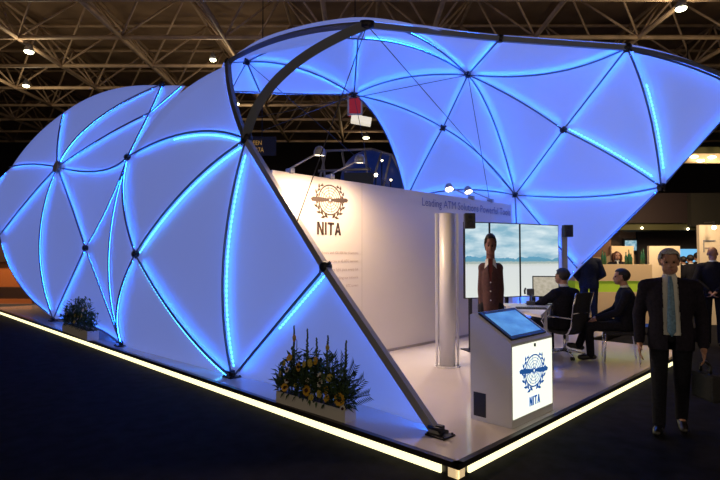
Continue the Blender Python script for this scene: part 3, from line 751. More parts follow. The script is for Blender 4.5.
# ------------------------------------------------------------------ screens on their stand
def wall_screen(label, pxs, ds, first):
    x0, x1 = pxs; d0, d1 = ds
    zt = 2.245; zb_ = .985
    def g(px, d, z):
        p = at(px, 250, d); p.z = z; return p
    a = g(x0, d0, zb_); bq = g(x1, d1, zb_); mid_ = (a + bq) / 2; mid_.z = PT
    t = thing('display_screen', label, 'screen', mid_, group=None)
    ax = (bq - a).normalized(); nz = Vector((ax.y, -ax.x, 0))
    if nz.dot(CAM - a) < 0: nz = -nz
    W = (bq - a).length; rt = Matrix(((ax.x, nz.x, 0), (ax.y, nz.y, 0), (0, 0, 1)))
    cz = (zt + zb_) / 2 - PT; Hh = zt - zb_
    b = MB(); b.box(Vector((0, 0, cz)) - nz * .03, (W - .004, .05, Hh), rt, bevel=.004); ca = b.build('casing', 'black', t)
    e = .016
    c0 = Vector((0, 0, cz)) - nz * .003
    us = {0: (0, .3), 1: (.3, .64), 2: (.64, 1.0)}[first]
    ix = ax * (W / 2 - e); iz = Vector((0, 0, Hh / 2 - e))
    quad_screen('picture', 'airport', t, c0 - ix - iz, c0 + ix - iz, c0 + ix + iz, c0 - ix + iz, ((us[0], 0), (us[1], 0), (us[1], 1), (us[0], 1)))
    for s in (-1, 1):
        b = MB(); q = ax * s * .09 - nz * .08; b.box((q.x, q.y, (zb_ + .25 - PT) / 2 + .006), (.05, .04, zb_ + .25 - PT), rt); b.build('post', 'joint', t)
    b = MB(); q = -nz * .08; b.box((q.x, q.y, .008), (.4, .3, .016), rt, bevel=.004); b.build('stand_foot', 'joint', t)
    return t, a, bq, nz, rt
s0 = wall_screen('portrait screen of cloudy airport picture, left of three, partly behind the round column', (464.5, 489.6), (8.42, 8.55), 0)
s1 = wall_screen('portrait screen of cloudy airport picture, middle of three, behind the maroon jacket figure', (489.9, 520.0), (8.56, 8.82), 1)
s2 = wall_screen('portrait screen of cloudy airport picture, right of three, behind the seated man', (520.3, 559), (8.83, 9.30), 2)
# cheek panel at the right end of the screens
def loudspeaker(label, px, py, d, wpx, hpx, px_support):
    c_ = at(px, py, d); w_ = wpx * d / FPX; h_ = hpx * d / FPX
    t = thing('loudspeaker', label, 'speaker', (c_.x, c_.y, c_.z - h_ / 2))
    b = MB(); b.box((0, 0, h_ / 2), (w_, w_ * .8, h_), HALL_ROT, bevel=.012); cb = b.build('cabinet', 'black', t)
    q = -FW0 * w_ * .41; u = RT
    for z, r in ((.32, .34), (.75, .2)):
        b = MB(); c2 = Vector((q.x, q.y, h_ * z)); b.loft([(c2, w_ * r, w_ * r, u, UP0), (c2 - FW0 * .008, w_ * r, w_ * r, u, UP0), (c2 - FW0 * .002, w_ * r * .7, w_ * r * .7, u, UP0)], 20); b.build('driver', 'fabric_black', t)
    b = MB(); q = FW0 * (w_ * .4 + .05); b.box((q.x, q.y, h_ * .4), (.05, .12, .05), HALL_ROT); b.build('bracket', 'joint', t)
loudspeaker('small black loudspeaker at the upper left corner of the screens', 469.5, 221, 8.28, 10.5, 15.5, 0)
loudspeaker('small black loudspeaker at the upper right corner of the screens', 567.5, 231, 9.25, 9, 12, 0)
b = MB(); pq = at(564.5, 250, 9.38); b.box((pq.x, pq.y, (2.2 - PT) / 2 + PT + .01), (.09, .06, 2.2 - PT - .02), HALL_ROT, bevel=.006); tag(b.build('screen_post', 'bar'), 'slim grey upright post at the right end of the screens', 'post')

# ------------------------------------------------------------------ operator desk
DZ = .93
dk = [at_z(503.5, 303.2, DZ), at_z(518.5, 311, DZ), at_z(541, 315, DZ), at_z(547.5, 309, DZ), at_z(552, 303.4, DZ)]
dc = sum(dk, Vector()) / 5; dc.z = PT
t = thing('operator_desk', 'white operator desk between the kiosk and the airport screens', 'desk', dc)
b = MB(); b.poly([p - dc for p in dk], -.035, (0, 0, 1)); b.build('desktop', 'offwhite', t)
for i in (0, 1, 3, 4):
    b = MB(); p = (dk[i] - dc) * .86; b.tube([(p.x, p.y, 0), (p.x, p.y, DZ - PT - .034)], .025, 10); b.build('leg', 'alu', t)
b = MB(); p = (dk[0] - dc) * .86; q = (dk[1] - dc) * .86; m_ = (p + q) / 2; b.poly([Vector((p.x, p.y, .25)), Vector((q.x, q.y, .25)), Vector((q.x, q.y, DZ - PT - .04)), Vector((p.x, p.y, DZ - PT - .04))], .015, (q - p).cross(UP0)); lab(b.build('modesty_panel', 'offwhite', t), 'pale side panel')
# desk monitor
mp_ = at_z(546, 304.4, DZ); md = (mp_ - CAM).dot(FWD)
t = thing('desk_monitor', 'black framed desk monitor with a beige map picture beside the seated man', 'monitor', mp_)
ml = 25.5 * md / FPX; mh = 21 * md / FPX; mcz = (at(546.5, 286.5, md) - mp_).z
mr = Matrix.Rotation(math.radians(-14), 3, 'Z') @ HALL_ROT
b = MB(); b.box((0, 0, mcz), (ml, .035, mh), mr, bevel=.004); ca = b.build('casing', 'black', t)
mx_ = mr @ Vector((1, 0, 0)); my_ = mr @ Vector((0, -1, 0)); c0 = Vector((0, 0, mcz)) + my_ * .019
quad_screen('picture', 'map', ca, c0 - mx_ * (ml / 2 - .015) - UP0 * (mh / 2 - .015), c0 + mx_ * (ml / 2 - .015) - UP0 * (mh / 2 - .015), c0 + mx_ * (ml / 2 - .015) + UP0 * (mh / 2 - .015), c0 - mx_ * (ml / 2 - .015) + UP0 * (mh / 2 - .015))
b = MB(); b.box(-my_ * .04 + Vector((0, 0, mcz / 2)), (.05, .03, mcz), mr); b.box((0, 0, .006), (.22, .16, .012), mr, bevel=.003); b.build('stand', 'black', t)
kpz = at_z(531, 308.8, DZ)
t = thing('keyboard', 'dark grey keyboard on the white desk under the monitor', 'keyboard', kpz)
b = MB(); b.box((0, 0, .009), (.42, .15, .016), mr, bevel=.003); b.build('case', 'key', t)
b = MB()
for i in range(14):
    for j in range(4): b.box(mr @ Vector((-.19 + i * .029, -.05 + j * .033, .02)), (.024, .027, .007), mr)
b.build('keys', 'black', t)
pz = at_z(523.5, 311.6, DZ)
b = MB(); b.box((0, 0, .002), (.14, .11, .003), mr); o = b.build('paper_sheet', 'paper'); o.location = pz + Vector((0, 0, .001)); tag(o, 'white paper sheet on the near corner of the desk', 'paper')
pz = at_z(530.5, 305, DZ)
t = thing('desk_phone', 'small dark phone with handset standing on the desk left of the monitor', 'phone', pz)
b = MB(); b.box((0, 0, .03), (.12, .11, .06), mr, bevel=.01); b.box((0, 0, .12), (.03, .03, .14), mr, bevel=.006); b.build('base', 'key', t)
b = MB(); b.box(mr @ Vector((0, -.02, .2)), (.11, .05, .10), mr, bevel=.012); b.build('display', 'key', t)
b = MB(); b.tube([mr @ Vector(v) for v in ((-.08, -.02, .17), (-.085, -.03, .22), (-.07, -.02, .26))], .014, 8); b.build('handset', 'black', t)

# ------------------------------------------------------------------ office chairs
def office_chair(label, loc, rz):
    t = thing('office_chair', label, 'chair', loc, rz, None)       # the sitter faces local +y
    for i in range(5):
        a = 2 * PI * i / 5 + .3; d = Vector((math.cos(a), math.sin(a), 0))
        b = MB(); b.tube([d * .03 + Vector((0, 0, .11)), d * .29 + Vector((0, 0, .065))], [.022, .014], 8); lg = b.build('base_leg', 'chrome', t)
        b = MB()
        for s in (-1, 1):
            w_ = Vector((-d.y, d.x, 0)) * s * .016; p = d * .285; b.tube([p + w_ + Vector((0, 0, .028)) - Vector((-d.y, d.x, 0)) * .008, p + w_ + Vector((0, 0, .028)) + Vector((-d.y, d.x, 0)) * .008], .027, 12)
        b.build('caster', 'black', lg)
    b = MB(); b.tube([(0, 0, .08), (0, 0, .36)], [.026, .022], 12); b.build('gas_lift', 'chrome', t)
    b = MB(); b.loft([((0, 0, .36), .16, .16, (1, 0, 0), (0, 1, 0)), ((0, 0, .39), .25, .24, (1, 0, 0), (0, 1, 0)), ((0, .0, .43), .25, .24, (1, 0, 0), (0, 1, 0)), ((0, 0, .445), .21, .2, (1, 0, 0), (0, 1, 0))], 24); b.build('seat', 'fabric_black', t)
    prof = [(-.20, .40), (-.25, .50), (-.27, .65), (-.29, .80), (-.34, 1.0)]
    b = MB(); rows = []
    for y, z in prof: rows.append([b.bm.verts.new((x * .225, y - .02 * (1 - x * x), z)) for x in (-1, -.5, 0, .5, 1)])
    for r0, r1 in zip(rows, rows[1:]):
        for i in range(4): b.bm.faces.new((r0[i], r0[i + 1], r1[i + 1], r1[i])).smooth = True
    bk = b.build('backrest', 'fabric_black', t); so = bk.modifiers.new('t', 'SOLIDIFY'); so.thickness = .02
    for s in (-1, 1):
        b = MB(); b.tube([(s * .235, -.16, .385)] + [(s * .24, y, z) for y, z in prof], .014, 8); lab(b.build('back_frame', 'chrome', t), 'chrome side frame of the backrest')
        b = MB(); b.tube([(s * .24, -.26, .62), (s * .30, -.05, .64), (s * .30, .16, .63), (s * .30, .2, .56), (s * .25, .12, .41)], .013, 8); b.build('armrest', 'chrome', t)
    b = MB(); b.tube([(-.24, -.285, .70), (.24, -.285, .70)], .010, 8); lab(b.build('back_rail', 'chrome', t), 'chrome rail across the backrest')
    return t

# ------------------------------------------------------------------ people
def remesh(mb, vox, sm=4):
    me = bpy.data.meshes.new('tmp'); mb.bm.to_mesh(me); mb.bm.free()
    o = bpy.data.objects.new('tmp', me); COL.objects.link(o)
    r = o.modifiers.new('r', 'REMESH'); r.mode = 'VOXEL'; r.voxel_size = vox
    s = o.modifiers.new('s', 'SMOOTH'); s.iterations = sm; s.factor = .5
    dg = bpy.context.evaluated_depsgraph_get(); out = bpy.data.meshes.new_from_object(o.evaluated_get(dg))
    bpy.data.objects.remove(o); bpy.data.meshes.remove(me)
    for p in out.polygons: p.use_smooth = True
    return out
def mesh_obj(name, me, m, parent):
    me.name = name; me.materials.clear(); me.materials.append(M[m]); o = bpy.data.objects.new(name, me); COL.objects.link(o); o.parent = parent; return o
V = Vector
def hand(mb, wrist, d, pn, sd, curl=.5, k=1.0):
    """palm, four unequal bent fingers and a thumb; d = along the hand, pn = palm side, sd = thumb side"""
    d = d.normalized(); s = (sd - d * sd.dot(d)).normalized(); pn = (pn - d * pn.dot(d) - s * pn.dot(s)).normalized()
    c = wrist + d * .05 * k
    rot = Matrix((s, d, pn)).transposed()
    mb.ell(c, (.041 * k, .055 * k, .017 * k), rot, sub=3); mb.cap2(wrist - d * .02, wrist + d * .02 * k, .026 * k, .027 * k)
    for off, ln, r in ((.031, .072, .0092), (.011, .082, .0096), (-.010, .076, .0092), (-.030, .058, .0082)):
        p = wrist + d * .088 * k + s * off * k; dd = d.copy(); ln *= k; r *= k
        for q, f in enumerate((.45, .32, .23)):
            a = curl * (.35 + .35 * q); dd = (dd * math.cos(a) + pn * math.sin(a)).normalized(); n = p + dd * ln * f
            mb.cap2(p, n, r, r * .92, 8); p = n; r *= .92
    p = wrist + d * .028 * k + s * .032 * k; dd = (d * .75 + s * .65 + pn * .2).normalized()
    for ln, r in ((.038, .0125), (.030, .0105)):
        n = p + dd * ln * k; mb.cap2(p, n, r * k, r * .9 * k, 8); p = n; dd = (dd + d * .5 + pn * .25).normalized()
def head_mesh(mb, hc, R, k=1.0):
    def P(x, y, z): return hc + R @ V((x, y, z)) * k
    r = lambda *a: tuple(v * k for v in a)
    mb.ell(P(0, -.012, .028), r(.074, .094, .088), R)
    mb.ell(P(0, .022, -.035), r(.060, .068, .076), R)
    mb.ell(P(0, .045, -.088), r(.036, .036, .026), R, 2)
    for s in (-1, 1):
        mb.ell(P(s * .042, .045, -.060), r(.024, .035, .042), R, 2); mb.ell(P(s * .036, .062, -.022), r(.026, .022, .022), R, 2)
        mb.ell(P(s * .076, -.008, -.008), r(.011, .020, .033), R, 2)
    mb.cap2(P(-.040, .074, .026), P(.040, .074, .026), .013 * k, .013 * k, 8)
    mb.cap2(P(0, .080, .016), P(0, .100, -.028), .009 * k, .014 * k, 8)
    for s in (-1, 1): mb.ell(P(s * .012, .092, -.032), r(.010, .010, .008), R, 2)
    mb.cap2(P(-.018, .082, -.066), P(.018, .082, -.066), .009 * k, .009 * k, 8)
def hair_mesh(parent, hc, R, m, k=1.0, style='short'):
    b = MB(); b.ell(V((0, -.016, .034)), (.082, .102, .090), sub=4)
    bm = b.bm; kill = []
    for v in bm.verts:
        x, y, z = v.co
        line = .075 if y > .045 else (.03 if y > .0 else -.02)
        if y < -.02: line = -.05
        if y < -.06: line = -.075
        if z < line: kill.append(v)
        else: v.co += V((random.uniform(-1, 1), random.uniform(-1, 1), random.uniform(-1, 1))) * .0022
    bmesh.ops.delete(bm, geom=kill, context='VERTS')
    if style == 'long':
        for sx in (-1, 1):
            for i in range(5):
                b.tube([V((sx * (.05 + .006 * i), .03 - .03 * i, .07)), V((sx * .092, .02 - .03 * i, 0)), V((sx * .098, .02 - .03 * i, -.09)), V((sx * .085, .03 - .03 * i, -.19))], [.028, .032, .03, .012], 8)
        b.ell(V((0, -.075, -.06)), (.085, .045, .12), sub=3)
    for v in bm.verts: v.co = hc + R @ (v.co * k)
    o = b.build('hair', m, parent, smooth=True)
    if style != 'long':
        so = o.modifiers.new('t', 'SOLIDIFY'); so.thickness = .012 * k; so.offset = 1
    return o
def limb(mb, pts, rs, n=12):
    for (a, b_), (r1, r2) in zip(zip(pts, pts[1:]), zip(rs, rs[1:])): mb.cap2(a, b_, r1, r2, n)
def person(label, loc, rz, J, jacket='suit', trousers='suit', skin='skin', hair='hair_dark', shirt='shirt', tie=None, open_front=None, style='short',
           vox=.012, k=1.0, hem=.10, head_rot=(0, 0, 0), wrist_out=.02, shoes='leather', curl=.5, face=True, head_k=1.0, slim=1.0, head_scale=None, collar=False):
    """J: joints in metres, person faces +y, its right hand is at +x. pel, chest, neck, head; sh/el/wr and hip/kn/an/toe as (right, left) pairs"""
    t = thing('person', label, 'person', loc, rz)
    J = {a: (tuple(V(q) * k for q in b_) if a in ('sh', 'el', 'wr', 'hip', 'kn', 'an', 'toe', 'hd') else V(b_) * k) for a, b_ in J.items()}
    hx = (J['sh'][0] - J['sh'][1]).normalized()
    px_ = (J['hip'][0] - J['hip'][1]).normalized()
    R = Matrix.Rotation(head_rot[2], 3, 'Z') @ Matrix.Rotation(head_rot[0], 3, 'X') @ Matrix.Rotation(head_rot[1], 3, 'Y')
    if head_scale: R = R @ Matrix.Diagonal(head_scale)
    hc = J['head']; sw = (J['sh'][0] - J['sh'][1]).length / 2
    def torso(mb, g, low, top=True):
        pel, ch, nk = J['pel'], J['chest'], J['neck']
        up1 = (ch - pel).normalized(); up2 = (nk - ch).normalized()
        fy0 = up1.cross(px_).normalized(); fy1 = up2.cross(hx).normalized()
        R_ = [(pel - up1 * low, .165 * slim * k + g, .115 * k + g, px_, fy0), (pel, .17 * slim * k + g, .118 * k + g, px_, fy0), (pel.lerp(ch, .45), .150 * slim * k + g, .105 * k + g, (px_ + hx).normalized(), ((fy0 + fy1) / 2).normalized()),
              (ch, .178 * slim * k + g, .122 * k + g, hx, fy1), (ch.lerp(nk, .38), .168 * slim * k + g, .112 * k + g, hx, fy1), (ch.lerp(nk, .62), .13 * slim * k + g, .092 * k + g, hx, fy1), (ch.lerp(nk, .82), .088 * slim * k + g * .8, .075 * k + g * .7, hx, fy1), (nk, .062 * k + g * .4, .06 * k + g * .4, hx, fy1)]
        mb.loft(R_, 24)
        for s in (0, 1): mb.cap2(ch.lerp(nk, .60) + (J['sh'][s] - ch.lerp(nk, .60)) * .2, J['sh'][s], .070 * k + g * .8, .056 * k + g * .8, 12)
    # the body: one continuous surface
    b = MB(); torso(b, -.012 * k, .02 * k)
    b.cap2(J['neck'] - (J['head'] - J['neck']) * .3, J['head'] - R @ V((0, .015, .03)) * k, .056 * k, .052 * k)
    head_mesh(b, hc, R, k * head_k)
    for s in (0, 1):
        limb(b, [J['sh'][s], J['el'][s], J['wr'][s]], [.050 * k, .040 * k, .027 * k])
        limb(b, [J['hip'][s], J['kn'][s], J['an'][s]], [.078 * k, .052 * k, .036 * k])
        b.cap2(J['an'][s] - V((0, 0, .02 * k)), J['toe'][s], .034 * k, .028 * k)
        d = (J['wr'][s] - J['el'][s]).normalized()
        if 'hd' in J: d = J['hd'][s].normalized()
        inn = (J['pel'] - J['wr'][s]); inn.z = 0
        if inn.length < .02: inn = V((-1 if s == 0 else 1, 0, 0))
        fwd_ = V((0, 1, 0)) if abs(d.z) > .6 else V((-1 if s == 0 else 1, 0, .2))
        pn = inn.normalized() if abs(d.z) > .6 else V((0, 0, -1))
        hand(b, J['wr'][s] + d * .015 * k, d, pn, fwd_, curl, k)
    mesh_obj('body', remesh(b, min(vox, .009), 3), skin, t)
    if face:
        for s in (-1, 1):
            b = MB(); b.ell(hc + R @ V((s * .031, .079, .004)) * k * head_k, .0105 * k * head_k, sub=2); b.build('eye', 'eye', t)
        b = MB(); b.cap2(hc + R @ V((-.02, .0905, -.066)) * k * head_k, hc + R @ V((.02, .0905, -.066)) * k * head_k, .005 * k, .005 * k, 8); b.build('mouth', 'lips', t)
    if hair: hair_mesh(t, hc, R, hair, k * head_k, style)
    # trousers
    b = MB()
    pel = J['pel']; b.loft([(pel + V((0, 0, .10 * k)), .155 * slim * k, .108 * k, px_, V((0, 0, 1)).cross(px_)), (pel, .168 * slim * k, .118 * k, px_, V((0, 0, 1)).cross(px_)), (pel - V((0, 0, .06 * k)), .16 * slim * k, .11 * k, px_, V((0, 0, 1)).cross(px_))], 20)
    for s in (0, 1): limb(b, [J['hip'][s], J['kn'][s], J['an'][s] - V((0, 0, .01 * k))], [.092 * k, .068 * k, .056 * k])
    mesh_obj('trousers', remesh(b, vox, 3), trousers, t)
    # shoes
    for s in (0, 1):
        an, to = J['an'][s], J['toe'][s]; d = (to - an); d.z = 0; d.normalize(); z0 = to.z - .028 * k
        hl = an - d * .045 * k; hl.z = min(an.z - .045 * k, to.z + .2)
        b = MB(); b.cap2(hl + V((0, 0, .012 * k)), to.lerp(hl, .25) + V((0, 0, .006 * k)), .040 * k, .043 * k); b.cap2(to.lerp(hl, .25), to, .043 * k, .036 * k); b.cap2(an, hl + d * .05 * k + V((0, 0, .02 * k)), .044 * k, .046 * k)
        mesh_obj('shoe', remesh(b, vox * .8, 2), shoes, t)
    if shirt:
        b = MB(); torso(b, .006 * k, .0); b.cap2(J['neck'] - (J['head'] - J['neck']) * .25, J['neck'] + (J['head'] - J['neck']) * .10, .064 * k, .058 * k)
        mesh_obj('shirt', remesh(b, vox, 3), shirt, t)
    # jacket, cut open at the front
    b = MB(); torso(b, .026 * k, hem * k)
    for s in (0, 1):
        w_ = J['wr'][s]; e_ = J['el'][s]; limb(b, [J['sh'][s], e_, w_ - (w_ - e_).normalized() * wrist_out], [.068 * k, .060 * k, .047 * k])
    me = remesh(b, vox, 3)
    if open_front:
        bm = bmesh.new(); bm.from_mesh(me)
        upv = (J['neck'] - J['pel']); L_ = upv.length; upv.normalize(); kill = []
        for f in bm.faces:
            c_ = f.calc_center_median(); r_ = c_ - J['pel']; hgt = r_.dot(upv) / L_; xx = r_.dot(hx); yy = r_.dot(upv.cross(hx))
            lo_, hi_ = open_front(hgt)
            if yy > .01 * k and lo_ * k < xx < hi_ * k: kill.append(f)
            if hgt > .98 : kill.append(f)
        bmesh.ops.delete(bm, geom=list(set(kill)), context='FACES'); bm.to_mesh(me); bm.free()
    jk = mesh_obj('jacket', me, jacket, t)
    if open_front:
        so = jk.modifiers.new('t', 'SOLIDIFY'); so.thickness = .012 * k; so.offset = -1
    if collar:
        nk = J['neck']; fy = V((0, 1, 0))
        for s in (-1, 1):
            b = MB(); b.poly([nk + V((s * .03, .055, .045)) * k, nk + V((s * .062, .03, .03)) * k, nk + V((s * .075, .085, -.085)) * k, nk + V((s * .028, .10, -.03)) * k], .012 * k, (0, 1, 0)); b.build('collar', 'shirt', t)
        for i in range(3):
            b = MB(); b.ell(J['chest'] + V((.0, .152, -.05 - .11 * i)) * k, .009, sub=2); b.build('button', 'alu', t)
    if tie:
        b = MB(); ch, nk, pel = J['chest'], J['neck'], J['pel']; fy = (nk - ch).cross(hx).normalized() * -1
        if fy.y < 0: fy = -fy
        zs = [(nk + fy * .073 * k, .018), (nk + fy * .085 * k - V((0, 0, .03 * k)), .022), (nk.lerp(ch, .3) + fy * .118 * k, .030), (ch + fy * .145 * k, .038), (ch.lerp(pel, .5) + fy * .142 * k, .046), (pel.lerp(ch, .12) + fy * .142 * k, .048), (pel.lerp(ch, -.02) + fy * .14 * k, .004)]
        vs = [(b.bm.verts.new(c_ - hx * w_ * .75 * k), b.bm.verts.new(c_ + fy * .006 * k), b.bm.verts.new(c_ + hx * w_ * .75 * k)) for c_, w_ in zs]
        for a, c_ in zip(vs, vs[1:]):
            for i in (0, 1): b.bm.faces.new((a[i], a[i + 1], c_[i + 1], c_[i])).smooth = True
        o = b.build('tie', tie, t); so = o.modifiers.new('t', 'SOLIDIFY'); so.thickness = .006
    return t
def face_dir(d): return math.atan2(d.y, d.x) - PI / 2
def ground(px, d, z=0.0): 
    p = at(px, 258, d); return Vector((p.x, p.y, z))

STAND = dict(pel=(0, 0, .95), chest=(0, .0, 1.27), neck=(0, -.01, 1.50), head=(0, .02, 1.635), sh=((.18, -.01, 1.395), (-.18, -.01, 1.395)),
             el=((.235, -.03, 1.13), (-.235, -.03, 1.13)), wr=((.235, .04, .88), (-.235, .04, .88)), hip=((.095, 0, .92), (-.095, 0, .92)),
             kn=((.10, .02, .50), (-.10, .02, .50)), an=((.10, -.02, .09), (-.10, -.02, .09)), toe=((.125, .14, .042), (-.125, .14, .042)))
def pose(**kw): 
    d = dict(STAND); d.update(kw); return d
# walking man at the right front
Jw = pose(kn=((.105, .05, .50), (-.085, -.02, .50)), an=((.11, -.02, .09), (-.09, -.22, .14)), toe=((.135, .14, .042), (-.10, -.07, .042)), wr=((.262, .06, .87), (-.25, .10, .86)), el=((.26, -.06, 1.13), (-.255, -.05, 1.12)),
          sh=((.198, -.01, 1.395), (-.198, -.01, 1.395)), pel=(0, .02, .95), head=(.0, .03, 1.635))
gp = ground(669, 4.85)
def opf(h): return (-.065 - .02 * max(0, .8 - h), .066) if h > .0 else (-.03, .03)
person('grey haired man in dark coat, white shirt and blue tie walking toward the camera', gp, face_dir(-FW0 - RT * .52), Jw, jacket='coat', trousers='suit', hair='hair_grey', tie='tie', open_front=opf, vox=.009, hem=.14, k=.985, head_rot=(-.06, .0, .03))
# dark bag hanging from his left hand
bp = gp + (Matrix.Rotation(face_dir(-FW0 - RT * .52), 3, 'Z') @ V((-.255, .12, .0)))
t = thing('briefcase', 'black soft briefcase held at his side by the walking man', 'bag', (bp.x, bp.y, .33), face_dir(-FW0))
b = MB(); b.box((0, 0, .18), (.09, .30, .24), bevel=.03); b.build('bag_body', 'fabric_black', t)
b = MB(); b.tube([(0, -.07, .29), (0, -.06, .37), (0, 0, .40), (0, .06, .37), (0, .07, .29)], .012, 8); b.build('handle', 'leather', t)
# figure in front of the screens
Jm = pose(sh=((.082, -.01, 1.39), (-.082, -.01, 1.39)), el=((.105, -.02, 1.12), (-.105, -.02, 1.12)), wr=((.10, .03, .88), (-.10, .03, .88)), neck=(0, -.01, 1.47), head=(0, .01, 1.665), hip=((.07, 0, .92), (-.07, 0, .92)))
person('slim person in dark maroon jacket with pale collar standing behind the kiosk before the screens', ground(490.5, 6.5, PT), face_dir(-FW0 - RT * .26), Jm, jacket='maroon', trousers='suit', skin='skin_dark', hair='hair_dark', shirt='redshirt',
       open_front=lambda h: (-.012 - .05 * max(0, h - .6), .012 + .05 * max(0, h - .6)) if h > .5 else (-.0, .0), vox=.010, slim=.52, k=1.0, head_scale=(.80, .95, 1.28), collar=True)
# seated men
SIT = dict(pel=(0, -.06, .53), chest=(0, -.09, .86), neck=(0, -.08, 1.09), head=(0, -.03, 1.235), sh=((.19, -.09, .985), (-.19, -.09, .985)),
           el=((.25, .03, .74), (-.25, .03, .74)), wr=((.20, .26, .70), (-.20, .26, .70)), hip=((.10, 0, .52), (-.10, 0, .52)),
           kn=((.13, .40, .50), (-.13, .40, .50)), an=((.13, .38, .09), (-.13, .38, .09)), toe=((.14, .52, .042), (-.14, .52, .042)))
c1 = at_z(565, 357, PT); d1 = FW0 * .80 - RT * .60
office_chair('black mesh office chair with chrome frame under the man at the desk', c1, face_dir(d1))
J1 = dict(SIT); J1.update(wr=((.16, .38, .74), (-.30, .46, .76)), el=((.26, .10, .76), (-.30, .18, .78)))
person('man in dark suit seated with his back to us at the operator desk', c1 - RT * .08 - FW0 * .06, face_dir(FW0 * .92 - RT * .35), J1, jacket='suit', trousers='suit', vox=.012, hem=.06, head_rot=(0, 0, .35), face=True)
c2 = at_z(620, 361, PT); d2 = -RT * .93 + FW0 * .36
def visitor_chair(label, loc, rz):
    t = thing('visitor_chair', label, 'chair', loc, rz)
    for sx in (-1, 1):
        b = MB(); b.tube([(sx * .23, .22, .012), (sx * .23, .20, .42)], .012, 8); b.build('leg', 'chrome', t)
        b = MB(); b.tube([(sx * .23, -.24, .012), (sx * .23, -.20, .42), (sx * .225, -.27, .92)], .012, 8); b.build('leg', 'chrome', t)
    b = MB(); b.box((0, 0, .43), (.46, .46, .05), bevel=.02); b.build('seat', 'fabric_black', t)
    b = MB(); b.box((0, -.245, .74), (.44, .035, .38), Matrix.Rotation(.13, 3, 'X'), bevel=.012); b.build('backrest', 'fabric_black', t)
    return t
visitor_chair('black chair with thin chrome legs under the man seen in profile', c2, face_dir(d2))
J2 = dict(SIT); J2.update(kn=((.10, .42, .55), (-.10, .42, .50)), an=((.0, .56, .20), (-.12, .40, .09)), toe=((.0, .70, .20), (-.13, .55, .042)), wr=((.10, .30, .62), (-.12, .30, .62)))
person('man in dark suit seated in profile facing left beside the platform edge', c2, face_dir(d2), J2, jacket='suit', trousers='suit', vox=.012, hem=.06, head_rot=(.05, 0, .1))
# standing man half behind the canopy edge
person('standing man in dark suit seen from behind at the canopy edge', ground(588.5, 10.9, PT), face_dir(FW0 + RT * .15), pose(el=((.27, -.05, 1.14), (-.27, -.05, 1.14)), wr=((.16, .12, 1.02), (-.16, .12, 1.02))), jacket='suit_navy', trousers='suit_navy', vox=.015, k=1.03)
# woman behind the counter
person('woman with long auburn hair and dark jacket standing behind the lime banded counter', ground(617, 13.55, .131), face_dir(-FW0 - RT * .25), pose(wr=((.12, .22, 1.05), (-.12, .22, 1.05)), el=((.23, .0, 1.14), (-.23, .0, 1.14))), jacket='suit', hair='hair_auburn', style='long', open_front=lambda h: (-.025, .025) if h > .85 else (0, 0), vox=.014, k=.965)
# far man by the bright panel
person('bald headed man in dark suit by the bright cream panel, hands behind his back', ground(712.5, 9.6), face_dir(FW0 * .8 + RT * .6), pose(el=((.25, -.12, 1.16), (-.25, -.12, 1.16)), wr=((.06, -.20, .98), (-.06, -.20, .98))), jacket='suit', hair=None, vox=.015, k=1.06)
for px, dd, kk, lb in ((683.5, 15.6, .965, 'dark silhouetted visitor at the blue screen, leftmost of three'), (690.5, 15.2, .99, 'dark silhouetted visitor at the blue screen, middle of three'), (697.5, 15.8, 1.03, 'dark silhouetted visitor at the blue screen, rightmost of three')):
    person(lb, ground(px, dd), face_dir(FW0), STAND, jacket='suit', vox=.02, k=kk)
M['fascia_olive'] = mat('dull_olive_fascia', (.016, .014, .008), .8)

# ------------------------------------------------------------------ neighbouring booths on the right
def slab(name, m, px, d, thick=.1, parent=None, org=None, zmin=None, bevel=0):
    """upright panel facing the aisle: px = (x0, y0, x1, y1) as seen from the survey point, d metres away; zmin=0 brings it down to the floor"""
    x0, y0, x1, y1 = px
    a = at((x0 + x1) / 2, y0, d); c_ = at((x0 + x1) / 2, y1, d)
    zt_, zl_ = a.z, c_.z if zmin is None else zmin
    w_ = (x1 - x0) * d / FPX; f_ = (a - CAM).dot(FW0); l_ = ((x0 + x1) / 2 - 360) * d / FPX
    c0 = hall(l_, f_ + thick / 2, (zt_ + zl_) / 2)
    if org is not None: c0 = c0 - org
    b = MB(); b.box(c0, (w_, thick, zt_ - zl_), HALL_ROT, bevel=bevel); return b.build(name, m, parent)
def booth(name, label, cat, px, d):
    p = ground(px, d); return thing(name, label, cat, p), p
t, o_ = booth('exhibition_booth', 'dark neighbouring booth with red brown fascia, olive band and beige back wall', 'booth', 650, 17.5)
slab('back_wall', 'beige', (560, 226, 640, 300), 18.0, .12, t, o_, zmin=0)
lab(slab('header_wall', 'darkwall', (637.5, 229, 699, 300), 17.6, .12, t, o_, zmin=0), 'black header wall')
slab('fascia', 'fascia', (560, 193, 694, 223), 16.2, .15, t, o_)
lab(slab('side_fascia', 'fascia_olive', (691, 193, 790, 226), 16.0, .2, t, o_), 'dull olive brown fascia')
slab('lit_band', 'olive', (560, 223, 699, 230), 16.3, 1.2, t, o_)
for i, (x, y) in enumerate(((642, 228), (688, 229), (614, 228))):
    b = MB(); b.ell(at(x, y, 16.25) - o_, .035, sub=2); b.build('downlight', 'bulb', t)
text_mesh('Air Traffic Navigation', 'header_lettering', 'fascia', t, at(645, 241, 17.5) - o_, RT, UP0, .2, width=1.5)
b = MB()
p0 = at(584, 232, 15.4); o2 = ground(597, 15.4)
t2 = thing('information_board', 'dark brown board with a rounded lower corner behind the canopy edge', 'board', o2)
prof = []
xs0, xs1, y0_, y1_ = 572, 611, 229, 257
